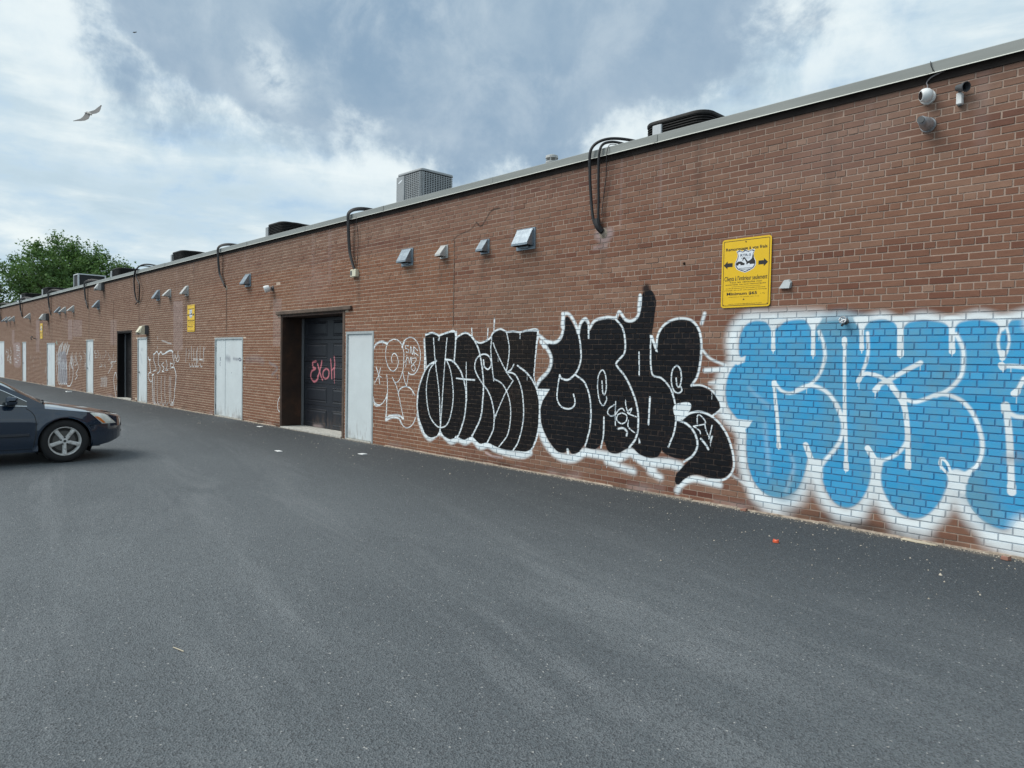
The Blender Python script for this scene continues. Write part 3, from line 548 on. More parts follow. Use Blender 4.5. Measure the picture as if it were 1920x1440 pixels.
s|W|0.0114|0.0064|0.52|-31.285,1.244 -31.091,1.143 -31.482,1.120
s|W|0.0131|0.0073|0.7150000000000001|-31.305,0.673 -31.227,0.595 -31.305,0.331
s|W|0.013|0.0073|0.7150000000000001|-31.198,0.690 -31.120,0.598 -31.159,0.336
s|W|0.013|0.0073|0.7150000000000001|-31.091,0.688 -31.014,0.602 -31.101,0.339
s|W|0.013|0.0073|0.7150000000000001|-30.985,0.701 -30.908,0.605 -30.947,0.345
s|W|0.0129|0.0072|0.7150000000000001|-30.879,0.686 -30.803,0.609 -30.794,0.351
s|W|0.0129|0.0072|0.7150000000000001|-30.774,0.718 -30.699,0.612 -30.755,0.352
s|W|0.0128|0.0072|0.7150000000000001|-30.670,0.770 -30.595,0.615 -30.689,0.355
s|W|0.0128|0.0072|0.7150000000000001|-30.566,0.698 -30.491,0.619 -30.557,0.360
s|W|0.0128|0.0072|0.7150000000000001|-30.463,0.745 -30.388,0.622 -30.519,0.361
s|W|0.0155|0.0087|1|-29.178,-0.007 -29.398,0.405 -29.488,0.701 -29.223,0.944 -29.049,0.665 -29.091,0.294
s|W|0.0142|0.0079|0.65|-30.258,0.881 -29.712,1.195 -29.892,1.293 -29.181,1.353
f|P2|0|0.0377|0.6|-50.402,2.089 -48.493,2.156 -48.198,1.628 -48.316,0.836 -50.213,0.802 -50.413,1.620
s|W|0.0192|0.0108|0.65|-49.118,2.007 -49.540,1.989
s|W|0.0192|0.0108|0.65|-48.663,1.911 -49.458,1.893
s|W|0.0192|0.0108|0.65|-48.623,1.816 -49.417,1.797
s|W|0.0189|0.0106|0.65|-49.525,1.720 -48.462,1.703
s|W|0.0192|0.0108|0.65|-49.294,1.624 -49.400,1.605
s|W|0.0189|0.0106|0.65|-48.753,1.531 -48.609,1.513
s|W|0.019|0.0106|0.65|-49.362,1.432 -48.756,1.417
s|W|0.0189|0.0106|0.65|-48.633,1.342 -48.490,1.325
s|W|0.0193|0.0108|0.65|-50.073,1.232 -49.579,1.218
s|W|0.019|0.0107|0.65|-49.220,1.146 -48.803,1.132
s|W|0.0192|0.0107|0.65|-49.840,1.041 -49.223,1.030
s|W|0.0192|0.0107|0.65|-49.309,0.952 -49.246,0.934
s|W|0.0179|0.01|0.7150000000000001|-52.645,1.669 -53.101,1.545 -53.008,1.423
s|W|0.0176|0.0099|0.7150000000000001|-51.610,1.204 -51.958,1.080 -51.479,0.967
s|W|0.0179|0.01|0.7150000000000001|-52.879,1.815 -53.097,1.692 -52.529,1.572
s|W|0.0175|0.0098|0.7150000000000001|-51.219,1.395 -51.585,1.272 -51.428,1.154
s|W|0.0177|0.0099|0.7150000000000001|-52.654,1.303 -52.421,1.184 -52.708,1.058
s|W|0.0174|0.0098|0.7150000000000001|-51.337,1.175 -51.363,1.056 -51.140,0.940
s|W|0.0173|0.0097|0.7150000000000001|-51.392,1.736 -51.146,1.617 -51.443,1.497
s|W|0.0177|0.0099|0.7150000000000001|-52.247,1.597 -52.390,1.475 -52.160,1.356
s|W|0.0174|0.0097|0.7150000000000001|-51.584,1.336 -51.291,1.220 -51.316,1.100
s|W|0.0176|0.0098|0.7150000000000001|-51.971,1.458 -51.859,1.338 -51.885,1.217
s|W|0.0176|0.0099|0.7150000000000001|-52.319,1.524 -52.182,1.404 -52.702,1.278
s|W|0.0176|0.0099|0.7150000000000001|-52.406,1.787 -52.082,1.666 -52.108,1.545
s|W|0.0174|0.0098|0.7150000000000001|-51.515,1.349 -51.449,1.230 -51.316,1.112
s|W|0.0177|0.0099|0.7150000000000001|-52.021,1.337 -52.468,1.211 -52.190,1.093
s|W|0.0174|0.0098|0.7150000000000001|-51.638,1.907 -51.436,1.788 -51.507,1.668
s|W|0.0174|0.0098|0.7150000000000001|-51.383,1.167 -51.408,1.047 -51.639,0.924
s|W|0.013|0.0073|0.45499999999999996|-43.704,0.825 -43.757,0.720
s|P2|0.0125|0.007|0.45499999999999996|-41.858,0.655 -41.987,0.552
s|W|0.0133|0.0074|0.45499999999999996|-44.674,1.247 -44.818,1.139
s|P2|0.0129|0.0072|0.45499999999999996|-43.337,1.451 -43.491,1.346
s|W|0.0132|0.0074|0.45499999999999996|-44.554,0.963 -44.415,0.860
s|P2|0.0129|0.0072|0.45499999999999996|-43.657,1.648 -43.556,1.545
s|W|0.013|0.0073|0.45499999999999996|-43.815,1.402 -43.937,1.297
s|P2|0.0131|0.0073|0.45499999999999996|-44.157,1.622 -44.159,1.518
s|W|0.0134|0.0075|0.45499999999999996|-45.300,1.454 -45.338,1.346
s|P2|0.0134|0.0075|0.45499999999999996|-45.488,1.148 -45.325,1.043
s|W|0.0131|0.0073|0.45499999999999996|-44.459,1.411 -44.285,1.307
s|P2|0.0127|0.0071|0.45499999999999996|-42.361,1.461 -42.493,1.359
s|W|0.0127|0.0071|0.45499999999999996|-42.783,1.679 -42.670,1.577
s|P2|0.0132|0.0074|0.45499999999999996|-44.628,0.772 -44.577,0.667
s|W|0.0132|0.0074|0.45499999999999996|-44.638,1.289 -44.657,1.184
s|P2|0.0125|0.007|0.45499999999999996|-41.808,0.823 -41.937,0.720
s|W|0.0127|0.0071|0.45499999999999996|-42.689,1.391 -42.773,1.289
s|P2|0.013|0.0073|0.45499999999999996|-43.722,0.770 -43.689,0.667
s|W|0.0129|0.0072|0.45499999999999996|-43.311,0.977 -43.312,0.874
s|P2|0.0132|0.0074|0.45499999999999996|-44.483,0.982 -44.644,0.874
s|W|0.0126|0.0071|0.45499999999999996|-42.294,1.636 -42.328,1.536
s|P2|0.0136|0.0076|0.45499999999999996|-45.895,1.114 -46.009,1.004
s|W|0.0134|0.0075|0.45499999999999996|-45.265,1.390 -45.394,1.281
s|P2|0.0136|0.0076|0.45499999999999996|-45.930,1.247 -45.988,1.138
s|W|0.0135|0.0076|0.45499999999999996|-45.994,0.791 -45.866,0.685
s|P2|0.0131|0.0074|0.45499999999999996|-44.362,0.868 -44.328,0.764
s|W|0.0128|0.0071|0.45499999999999996|-43.020,1.381 -42.922,1.280
s|P2|0.0131|0.0073|0.45499999999999996|-44.317,1.489 -44.231,1.384
s|W|0.0127|0.0071|0.45499999999999996|-42.857,1.152 -42.693,1.052
s|P2|0.0127|0.0071|0.45499999999999996|-42.389,0.649 -42.537,0.544
s|W|0.0166|0.0093|0.78|-41.445,0.926 -41.685,0.590
g|P2|0|0.0156|0.45|-50.936,2.919 -50.165,2.920 -50.184,2.065 -50.956,2.052
g|P2|0|0.0136|0.4|-43.871,3.305 -43.025,3.295 -43.049,1.661 -43.897,1.644
g|P2|0|0.0117|0.45|-36.767,3.100 -35.954,3.088 -35.959,2.212 -36.773,2.207
g|P2|0|0.0112|0.35|-35.832,3.073 -34.246,3.038 -34.249,2.337 -35.836,2.345
g|P2|0|0.0098|0.25|-29.939,2.902 -29.097,2.887 -29.095,1.954 -29.938,1.947
g|P2|0|0.0159|0.35|-22.982,3.271 -22.168,3.248 -22.153,1.780 -22.968,1.762
g|P2|0|0.0123|0.25|-16.092,3.003 -15.646,2.993 -15.627,1.884 -16.072,1.872
s|V|0.0132|0.0074|0.52|-54.585,1.311 -54.998,1.096 -54.903,0.844
s|V|0.0131|0.0074|0.52|-54.553,1.571 -54.685,1.361 -54.870,1.106
s|V|0.0131|0.0074|0.52|-54.711,1.352 -54.641,1.143 -54.851,0.887
s|V|0.0131|0.0073|0.52|-55.043,1.324 -54.440,1.120 -54.928,0.861
s|V|0.0131|0.0073|0.52|-54.841,1.233 -54.442,1.027 -55.033,0.766
s|V|0.0132|0.0074|0.52|-54.530,1.488 -55.121,1.273 -54.619,1.025
s|V|0.0131|0.0074|0.52|-54.671,1.848 -54.753,1.638 -54.811,1.385
s|V|0.0116|0.0065|0.52|-47.406,1.272 -47.390,1.086 -47.022,0.870
s|V|0.0115|0.0065|0.52|-47.135,2.108 -47.158,1.923 -47.104,1.702
s|V|0.0115|0.0065|0.52|-47.071,1.371 -47.055,1.187 -47.314,0.961
s|V|0.0115|0.0064|0.52|-47.311,2.116 -47.060,1.931 -47.397,1.709
s|V|0.0116|0.0065|0.52|-47.062,1.831 -47.398,1.646 -47.012,1.426
s|V|0.0115|0.0065|0.52|-47.375,1.861 -47.163,1.676 -47.128,1.455
s|V|0.0116|0.0065|0.52|-47.444,1.356 -47.447,1.171 -47.314,0.950
s|V|0.0102|0.0057|0.52|-40.804,1.594 -40.670,1.432 -40.931,1.233
s|V|0.0102|0.0057|0.52|-40.580,1.374 -40.946,1.207 -40.933,1.011
s|V|0.0102|0.0057|0.52|-40.591,1.715 -40.896,1.551 -40.838,1.355
s|V|0.0101|0.0057|0.52|-40.817,1.812 -40.531,1.650 -40.579,1.455
s|V|0.0101|0.0057|0.52|-40.760,1.490 -40.565,1.329 -40.794,1.131
s|V|0.0102|0.0057|0.52|-40.746,1.399 -40.657,1.237 -40.644,1.042
s|V|0.0102|0.0057|0.52|-40.909,1.776 -40.880,1.613 -40.730,1.418
s|N|0.0085|0.0048|0.52|-33.256,1.722 -33.042,1.586 -33.106,1.421
s|N|0.0086|0.0048|0.52|-33.106,1.465 -33.203,1.327 -33.096,1.164
s|N|0.0085|0.0048|0.52|-33.181,1.585 -33.031,1.449 -33.214,1.283
s|N|0.0086|0.0048|0.52|-33.042,1.575 -33.160,1.437 -33.171,1.273
s|N|0.0086|0.0048|0.52|-33.212,1.946 -33.299,1.809 -33.116,1.645
s|N|0.0086|0.0048|0.52|-33.138,1.445 -33.214,1.308 -33.171,1.144
s|N|0.0085|0.0048|0.52|-33.138,1.539 -33.085,1.402 -33.139,1.237
s|N|0.0085|0.0048|0.52|-32.860,1.842 -32.935,1.706 -33.052,1.542
s|N|0.0085|0.0048|0.52|-33.030,1.889 -32.967,1.752 -33.095,1.588
s|N|0.0085|0.0048|0.52|-32.987,2.046 -33.051,1.910 -32.913,1.747
s|N|0.0085|0.0048|0.52|-32.892,1.867 -32.924,1.731 -33.074,1.566
s|N|0.0085|0.0048|0.52|-32.861,1.641 -33.031,1.504 -33.096,1.339
s|N|0.0085|0.0048|0.52|-33.063,1.413 -32.936,1.279 -33.096,1.112
s|N|0.0085|0.0048|0.52|-33.052,1.577 -33.053,1.441 -32.893,1.279
s|N|0.0158|0.0091|0.7|-26.219,1.836 -26.204,1.754
s|N|0.0158|0.009|0.7|-26.058,1.836 -26.043,1.755
s|G|0.0498|0.0543|0.35|-26.292,1.618 -26.143,1.348"""
PCOL = {'W': (.80, .87, .90), 'B': (.055, .375, .69), 'B2': (.15, .34, .46), 'K': (.011, .012, .015), 'K1': (.011, .011, .012), 'G': (.30, .34, .40), 'N': (.03, .04, .09),
        'R': (.62, .20, .24), 'P': (.62, .50, .50), 'P2': (.42, .33, .32), 'C': (.30, .55, .50), 'V': (.35, .22, .38), 'D': (.06, .045, .038)}
def cr(pts, n, closed=False):
    if closed: pts = [pts[-1]] + pts + [pts[0], pts[1]]
    o = np.array(spline(pts, n)); return o[n:-n] if closed else o
class Canvas:
    def __init__(s, x0, x1, z1, ppm):
        s.x0, s.x1, s.z1, s.k = x0, x1, z1, ppm; s.w = int((x1 - x0) * ppm); s.h = int(z1 * ppm)
        s.rgb = np.zeros((s.h, s.w, 3), np.float32); s.a = np.zeros((s.h, s.w), np.float32)
    def over(s, y0, y1, x0, x1, c, al):
        A = s.a[y0:y1, x0:x1]; C = s.rgb[y0:y1, x0:x1]; na = al + A * (1 - al); ok = na > 1e-4
        nc = np.where(ok[..., None], (np.array(c, np.float32) * al[..., None] + C * (A * (1 - al))[..., None]) / np.maximum(na, 1e-4)[..., None], 0)
        s.rgb[y0:y1, x0:x1] = nc; s.a[y0:y1, x0:x1] = na
    def dist(s, P, pad):
        px = (P[:, 0] - s.x0) * s.k; pz = P[:, 1] * s.k
        X0 = max(int(px.min() - pad), 0); X1 = min(int(px.max() + pad) + 2, s.w); Y0 = max(int(pz.min() - pad), 0); Y1 = min(int(pz.max() + pad) + 2, s.h)
        if X1 <= X0 or Y1 <= Y0: return None
        D = np.full((Y1 - Y0, X1 - X0), 1e9, np.float32)
        for i in range(len(P) - 1):
            ax, ay, bx, by = px[i], pz[i], px[i + 1], pz[i + 1]
            a0 = max(int(min(ax, bx) - pad), X0); a1 = min(int(max(ax, bx) + pad) + 2, X1); c0 = max(int(min(ay, by) - pad), Y0); c1 = min(int(max(ay, by) + pad) + 2, Y1)
            if a1 <= a0 or c1 <= c0: continue
            gx = np.arange(a0, a1, dtype=np.float32)[None, :] + .5; gy = np.arange(c0, c1, dtype=np.float32)[:, None] + .5
            dx, dy = bx - ax, by - ay; L = dx * dx + dy * dy + 1e-9
            t = np.clip(((gx - ax) * dx + (gy - ay) * dy) / L, 0, 1); d = np.hypot(gx - ax - t * dx, gy - ay - t * dy)
            v = D[c0 - Y0:c1 - Y0, a0 - X0:a1 - X0]; np.minimum(v, d, out=v)
        return X0, X1, Y0, Y1, D
    def stroke(s, c, rad, soft, a, pts):
        P = cr(pts, 8) if len(pts) > 2 else np.array(pts, float); rad *= s.k; soft = max(soft * s.k, .8); q = s.dist(P, rad + soft + 1)
        if q is None: return
        X0, X1, Y0, Y1, D = q; t = np.clip((rad + soft - D) / (2 * soft), 0, 1)
        s.over(Y0, Y1, X0, X1, c, a * t * t * (3 - 2 * t))
    def fill(s, c, soft, a, pts, smooth=True):
        P = cr(pts, 6, True) if smooth else np.array(pts + [pts[0]], float); soft = max(soft * s.k, .8); q = s.dist(P, soft + 2)
        if q is None: return
        X0, X1, Y0, Y1, D = q; px = (P[:, 0] - s.x0) * s.k; pz = P[:, 1] * s.k; ins = np.zeros(D.shape, bool); gx = np.arange(X0, X1) + .5
        for row in range(Y0, Y1):
            y = row + .5; xs = []
            for i in range(len(P) - 1):
                if (pz[i] > y) != (pz[i + 1] > y): xs.append(px[i] + (y - pz[i]) / (pz[i + 1] - pz[i]) * (px[i + 1] - px[i]))
            xs.sort()
            for k in range(0, len(xs) - 1, 2): ins[row - Y0, (gx > xs[k]) & (gx < xs[k + 1])] = True
        sd = np.where(ins, D, -D); t = np.clip((sd + soft) / (2 * soft), 0, 1); s.over(Y0, Y1, X0, X1, c, a * t * t * (3 - 2 * t))
    def image(s, name):
        im = bpy.data.images.new(name, s.w, s.h, alpha=True); im.alpha_mode = 'CHANNEL_PACKED'
        L = np.clip(s.rgb, 0, 1); S = np.where(L <= .0031308, L * 12.92, 1.055 * np.power(np.maximum(L, 1e-6), 1 / 2.4) - .055)
        im.pixels.foreach_set(np.dstack([S, s.a]).astype(np.float32).ravel()); im.update(); im.pack(); return im
near = Canvas(-16.0, 3.0, 4.4, 230); far = Canvas(-58.0, -16.0, 4.4, 90)
OPS = []
for line in PAINT.strip().split('\n'):
    t, c, rr, so, a, pp = line.split('|'); OPS.append((t, c, float(rr), float(so), float(a), [tuple(map(float, k.split(','))) for k in pp.split()]))
# the mural goes on past the right edge of the photograph
OPS += [('s', 'W', .09, .05, 1, [(-1.34, 2.05), (-.8, 2.06), (0, 2.03), (.7, 2.02)]), ('s', 'W', .17, .06, 1, [(-1.3, .24), (-1.1, .3), (-.8, .62), (-.7, .75), (-.55, .5), (0, .22), (.6, .3), (.95, .8), (1.05, 1.4), (.95, 1.9), (.7, 2.02)]),
        ('g', 'B', 0, .03, 1, [(-1.37, 2.0), (.6, 2.0), (.9, 1.8), (1.0, 1.4), (.9, .85), (.55, .4), (0, .32), (-.5, .6), (-.7, .85), (-.9, .6), (-1.2, .42), (-1.37, .38)]),
        ('s', 'W', .03, .012, 1, [(-1.0, 1.7), (-.6, 1.5), (-.5, 1.1), (-.8, .9)]), ('s', 'W', .03, .012, 1, [(0, 1.9), (.02, 1.3), (.05, .8)]), ('s', 'W', .03, .012, 1, [(-.4, 1.9), (.1, 1.6), (.5, 1.3), (.4, .8)])]
# water and soot streaks under pipes and vents
for x, z0, z1, wd in ((-18.87, 3.4, 2.2, .05), (-26.4, 3.35, 2.4, .06), (-33.1, 3.4, 2.3, .07), (-40.1, 3.4, 2.2, .08), (-6.14, 3.3, 2.9, .05), (-9.66, 3.3, 3.0, .07), (-8.58, 3.25, 3.0, .06), (-21.92, 3.35, 3.0, .09), (-13.0, 2.5, 2.2, .1), (-31.2, 4.1, 3.5, .12), (-12.3, 3.2, 2.6, .06), (-16.2, 3.2, 2.8, .05)):
    OPS.append(('s', 'D', wd, wd, .28, [(x, z0), (x + .01, (z0 + z1) / 2), (x - .01, z1)]))
OPS += [('s', 'P2', .07, .05, .75, [(-6.2, 3.36), (-6.1, 3.30), (-6.03, 3.36)]), ('g', 'P2', 0, .02, .5, [(-6.3, 3.22), (-6.05, 3.22), (-6.05, 3.16), (-6.3, 3.16)]), ('s', 'D', .012, .01, .8, [(-8.75, 3.85), (-8.62, 3.78), (-8.4, 3.98), (-8.2, 4.0)]), ('s', 'D', .01, .008, .7, [(-9.35, 3.62), (-9.2, 3.7), (-8.9, 3.75), (-8.75, 3.85)])]
for _ in range(90):                                         # run-off streaks below the roof edge, some sooty, some pale
    x = rng.uniform(-52, 1.5); L = rng.uniform(.15, 1.1); wd = rng.uniform(.015, .06); OPS.append(('s', 'D' if rng.random() < .6 else 'P2', wd, wd * .9, rng.uniform(.06, .18), [(x, 4.32), (x + rng.uniform(-.01, .01), 4.32 - L * .5), (x, 4.32 - L)]))
for o in list(OPS):                                         # drips of white paint
    if o[1] == 'W' and .008 < o[2] < .05 and rng.random() < .35:
        p = o[5][int(rng.integers(len(o[5])))]; L = rng.uniform(.03, .11); OPS.append(('s', 'W', .0035, .002, .85, [p, (p[0], p[1] - L)]))
for _ in range(150):                                        # splash dirt at the wall foot
    x = -rng.random() ** 1.4 * 50 + 2; OPS.append(('s', 'D' if rng.random() < .65 else 'P2', rng.uniform(.015, .07), .05, rng.uniform(.12, .35), [(x, rng.uniform(0, .05)), (x + rng.uniform(.05, .5), rng.uniform(0, .09))]))
for _ in range(26):                                         # faint patches of cleaned or smoked brick
    x = rng.uniform(-50, 0); z = rng.uniform(.4, 4.1); OPS.append(('s', 'P2' if rng.random() < .5 else 'D', rng.uniform(.1, .35), .3, .10, [(x, z), (x + rng.uniform(-.6, .6), z + rng.uniform(-.2, .2))]))
for t, c, rr, so, a, P in OPS:
    for cv in (near, far):
        if max(p[0] for p in P) + rr + so < cv.x0 or min(p[0] for p in P) - rr - so > cv.x1: continue
        if t == 's': cv.stroke(PCOL[c], rr, so, a, P)
        else: cv.fill(PCOL[c], so, a, P, t == 'f')
im_near = near.image("wall_paint_near"); im_far = far.image("wall_paint_far")

# ------------------------------------------------------------------ materials
def mat(name, base=None, rough=.7, metal=0.0, spec=.5, var=0.0, vscale=8.0, bump=0.0, bscale=60.0, coat=0.0):
    m = bpy.data.materials.new(name); m.use_nodes = True; t = NT(m.node_tree); b = t.n['Principled BSDF']
    pos = t.new('ShaderNodeTexCoord').outputs['Object']
    b.inputs['Roughness'].default_value = rough; b.inputs['Metallic'].default_value = metal; b.inputs['Specular IOR Level'].default_value = spec
    if coat: b.inputs['Coat Weight'].default_value = coat; b.inputs['Coat Roughness'].default_value = .04
    if base:
        if var:
            n = t.noise(pos, vscale, 6, .6)
            c = t.mix(t.mr(n, .3, .7), tuple(x * (1 - var) for x in base), tuple(min(1, x * (1 + var)) for x in base)); t.l.new(c, b.inputs['Base Color'])
        else: b.inputs['Base Color'].default_value = (*base, 1)
    if bump: t.l.new(t.bump(t.noise(pos, bscale, 4, .6), bump, .004), b.inputs['Normal'])
    m['_'] = 0; return m, t, b, pos
def simple(*a, **k): return mat(*a, **k)[0]
def paint_nodes(t):
    P = t.new('ShaderNodeNewGeometry').outputs['Position']; s = t.new('ShaderNodeSeparateXYZ'); t.l.new(P, s.inputs[0]); outs = []
    for im, cv in ((im_near, near), (im_far, far)):
        c = t.new('ShaderNodeCombineXYZ'); t.l.new(t.math('DIVIDE', t.math('SUBTRACT', s.outputs[0], cv.x0), cv.x1 - cv.x0), c.inputs[0]); t.l.new(t.math('DIVIDE', s.outputs[2], cv.z1), c.inputs[1])
        g = t.new('ShaderNodeTexImage', image=im, extension='CLIP', interpolation='Linear'); t.l.new(c.outputs[0], g.inputs[0])
        inside = t.math('MULTIPLY', t.math('GREATER_THAN', s.outputs[0], cv.x0), t.math('LESS_THAN', s.outputs[0], cv.x1)); outs.append((g.outputs[0], t.math('MULTIPLY', g.outputs[1], inside), inside))
    return P, s, t.mix(outs[1][2], outs[0][0], outs[1][0]), t.math('ADD', outs[0][1], outs[1][1], clamp=True)
# brick
M_brick, t, b, pos = mat("brick", rough=.9, spec=.12)
P, s, pc, pa = paint_nodes(t)
ao = t.new('ShaderNodeAttribute', attribute_type='OBJECT', attribute_name='tone').outputs['Fac']; ag = t.new('ShaderNodeAttribute', attribute_type='GEOMETRY', attribute_name='tone').outputs['Fac']
tone = t.math('ADD', ao, ag)
base = t.ramp(tone, [(0, (.135, .048, .035)), (.25, (.192, .082, .055)), (.55, (.256, .128, .086)), (.8, (.295, .166, .116)), (1, (.36, .225, .165))])
big = t.noise(P, .35, 5, .6); fine = t.noise(P, 90, 4, .65); mid = t.noise(t.vm('MULTIPLY', P, (9, 9, 26)), 1.0, 5, .6)
base = t.mix(t.mr(big, .38, .66), base, t.mix(.5, base, (.255, .155, .105)))
base = t.mix(t.mr(s.outputs[2], 3.4, 4.3), base, t.mix(.35, base, (.215, .15, .125)))          # weathered top courses
farbrown = t.mr(s.outputs[0], -14.0, -24.0, 0, .6); base = t.mix(farbrown, base, (.215, .138, .100))
rough_zone = t.math('MULTIPLY', t.math('MULTIPLY', t.mr(s.outputs[0], -22.0, -16.0), t.math('LESS_THAN', s.outputs[0], -9.3)), t.math('LESS_THAN', s.outputs[2], 3.62))
base = t.mix(t.math('MULTIPLY', rough_zone, .45), base, (.30, .138, .076))
base = t.mix(t.mr(mid, .25, .8), t.mix(.28, base, (.06, .035, .03)), base)
base = t.mix(t.math('MULTIPLY', t.math('GREATER_THAN', fine, .62), t.math('ADD', .18, t.math('MULTIPLY', rough_zone, .25))), base, (.06, .04, .035))
pn = t.noise(P, 2.2, 6, .62); pn2 = t.noise(P, 30, 4, .6)
cov = t.mr(t.math('ADD', t.math('MULTIPLY', pn, .6), t.math('MULTIPLY', pn2, .4)), .28, .44, .82, 1.0)
lumv = t.mr(tone, .15, .9, .86, 1.12); blot = t.mr(t.noise(P, 3.2, 6, .65), .42, .68); scv = t.new('ShaderNodeVectorMath', operation='SCALE'); t.l.new(pc, scv.inputs[0]); t.l.new(lumv, scv.inputs[3]); sc_c = t.new('ShaderNodeSeparateColor'); t.l.new(pc, sc_c.inputs[0]); isblue = t.math('MULTIPLY', t.math('GREATER_THAN', t.math('SUBTRACT', sc_c.outputs[2], sc_c.outputs[0]), .22), t.math('ADD', t.math('MULTIPLY', blot, .62), t.mr(tone, .35, .75, 0, .22)))
pcol = t.mix(isblue, scv.outputs[0], (.15, .345, .46))
c = t.mix(t.math('MULTIPLY', pa, cov), base, pcol); t.l.new(c, b.inputs['Base Color'])
t.l.new(t.bump(t.math('ADD', fine, t.math('MULTIPLY', mid, .8)), .35, .004), b.inputs['Normal'])
# mortar
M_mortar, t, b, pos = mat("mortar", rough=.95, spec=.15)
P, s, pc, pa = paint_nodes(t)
base = t.mix(t.mr(t.noise(P, .6, 5, .6), .35, .68), (.51, .38, .305), (.39, .29, .235)); lowl = t.math('MULTIPLY', t.mr(s.outputs[0], -7.0, -14.0), t.mr(s.outputs[2], 3.6, 2.4, .35, 1.0)); base = t.mix(lowl, base, (.74, .60, .47)); base = t.mix(t.mr(t.noise(P, 24, 4, .65), .3, .75), t.mix(.45, base, (.16, .12, .10)), base)
dk = t.vm('MULTIPLY', pc, (.52, .58, .64)); c = t.mix(t.math('MULTIPLY', pa, t.mr(t.noise(P, 12, 3),  .3, .6, .76, .95)), base, dk); t.l.new(c, b.inputs['Base Color'])  # paint darkened in the joints, groove shade put into the colour
# painted steel door that may carry the same paint
def door_mat(name, base, rough, var):
    m, t, b, pos = mat(name, rough=rough, spec=.4); P, s, pc, pa = paint_nodes(t)
    n = t.mr(t.noise(P, 2.4, 6, .65), .3, .75); c = t.mix(n, base, tuple(x * (1 - var) for x in base))
    c = t.mix(t.mr(t.noise(P, 30, 4, .7), .62, .74, 0, .5), c, tuple(x * .72 for x in base)); rs = t.math('MULTIPLY', t.mr(s.outputs[2], .02, .45, 1, 0), t.mr(t.noise(t.vm('MULTIPLY', P, (5, 5, 1.6)), 2.2, 6, .7), .50, .66)); c = t.mix(t.math('MULTIPLY', rs, .55), c, (.16, .10, .065)); c = t.mix(pa, c, pc); t.l.new(c, b.inputs['Base Color'])
    t.l.new(t.bump(t.noise(P, 6, 3), .12, .01), b.inputs['Normal']); return m
M_door = door_mat("pale_door_paint", (.64, .70, .715), .5, .10); M_gdoor = door_mat("dark_door_paint", (.020, .023, .031), .42, .25)
M_frame = simple("grey_frame_paint", (.36, .40, .41), .55, var=.15)
M_rust, t, b, pos = mat("rusty_brown_steel", rough=.75); n = t.noise(pos, 3, 7, .65); t.l.new(t.ramp(n, [(.3, (.022, .012, .009)), (.55, (.045, .022, .013)), (.7, (.085, .036, .018)), (.85, (.13, .055, .025))]), b.inputs['Base Color'])
M_lintel = simple("weathered_lintel", (.10, .068, .05), .8, var=.4, vscale=6)
M_black = simple("black_void", (.006, .006, .007), .8, spec=.2)
M_track = simple("galvanised_track", (.33, .35, .37), .45, .6)
M_concrete = simple("threshold_concrete", (.46, .45, .41), .9, var=.35, vscale=14, bump=.4)
M_base = simple("foundation_mortar", (.33, .27, .215), .95, var=.45, vscale=18, bump=.6, bscale=40)
M_cop, t, b, pos = mat("coping_metal", rough=.42, spec=.5); P = t.new('ShaderNodeNewGeometry').outputs['Position']; n = t.noise(t.vm('MULTIPLY', P, (.6, .6, 7)), 1.5, 6, .6)
t.l.new(t.mix(t.mr(n, .3, .72), (.215, .23, .215), (.28, .295, .28)), b.inputs['Base Color'])
M_coplip = simple("coping_drip_edge", (.62, .63, .57), .4)
M_dkbrown = simple("dark_brown_strip", (.034, .025, .021), .9, var=.5, vscale=3)
M_roof = simple("roof_gravel", (.16, .155, .15), .95, var=.3)
M_galv, t, b, pos = mat("galvanised_sheet", rough=.38, metal=.55, spec=.5); n = t.noise(pos, 14, 6, .65); t.l.new(t.ramp(n, [(.3, (.17, .21, .25)), (.55, (.26, .31, .35)), (.75, (.40, .46, .50))]), b.inputs['Base Color'])
M_plastic = simple("grey_vent_plastic", (.44, .45, .44), .5, var=.15, vscale=16)
M_cable = simple("black_cable_jacket", (.012, .012, .014), .5)
M_wire = simple("grey_wire", (.25, .24, .25), .5)
M_white = simple("white_housing", (.74, .76, .76), .4, var=.08, vscale=20)
M_cream = simple("cream_housing", (.66, .63, .48), .5, var=.08)
M_dgrey = simple("dark_grey_housing", (.075, .08, .085), .5, var=.2)
M_lens = simple("dark_lens", (.008, .008, .01), .12)
M_silver = simple("weathered_aluminium", (.42, .44, .46), .34, .5, var=.3, vscale=30)
M_acdark = simple("dark_bronze_enamel", (.016, .0155, .015), .6, spec=.25, var=.4, vscale=9)
M_accore = simple("condenser_core", (.010, .011, .013), .7)
M_acgrey = simple("grey_condenser_enamel", (.30, .32, .33), .45, var=.1)
M_acpanel = simple("pale_service_panel", (.52, .55, .57), .45, var=.1)
M_yellow = simple("yellow_sign_paint", (.80, .50, .006), .42, var=.04)
M_signk = simple("black_sign_print", (.015, .013, .012), .45); M_signw = simple("white_sign_print", (.72, .76, .80), .45); M_signb = simple("navy_sign_print", (.02, .03, .07), .45); M_bolt = simple("sign_bolt", (.12, .07, .03), .5, .5)
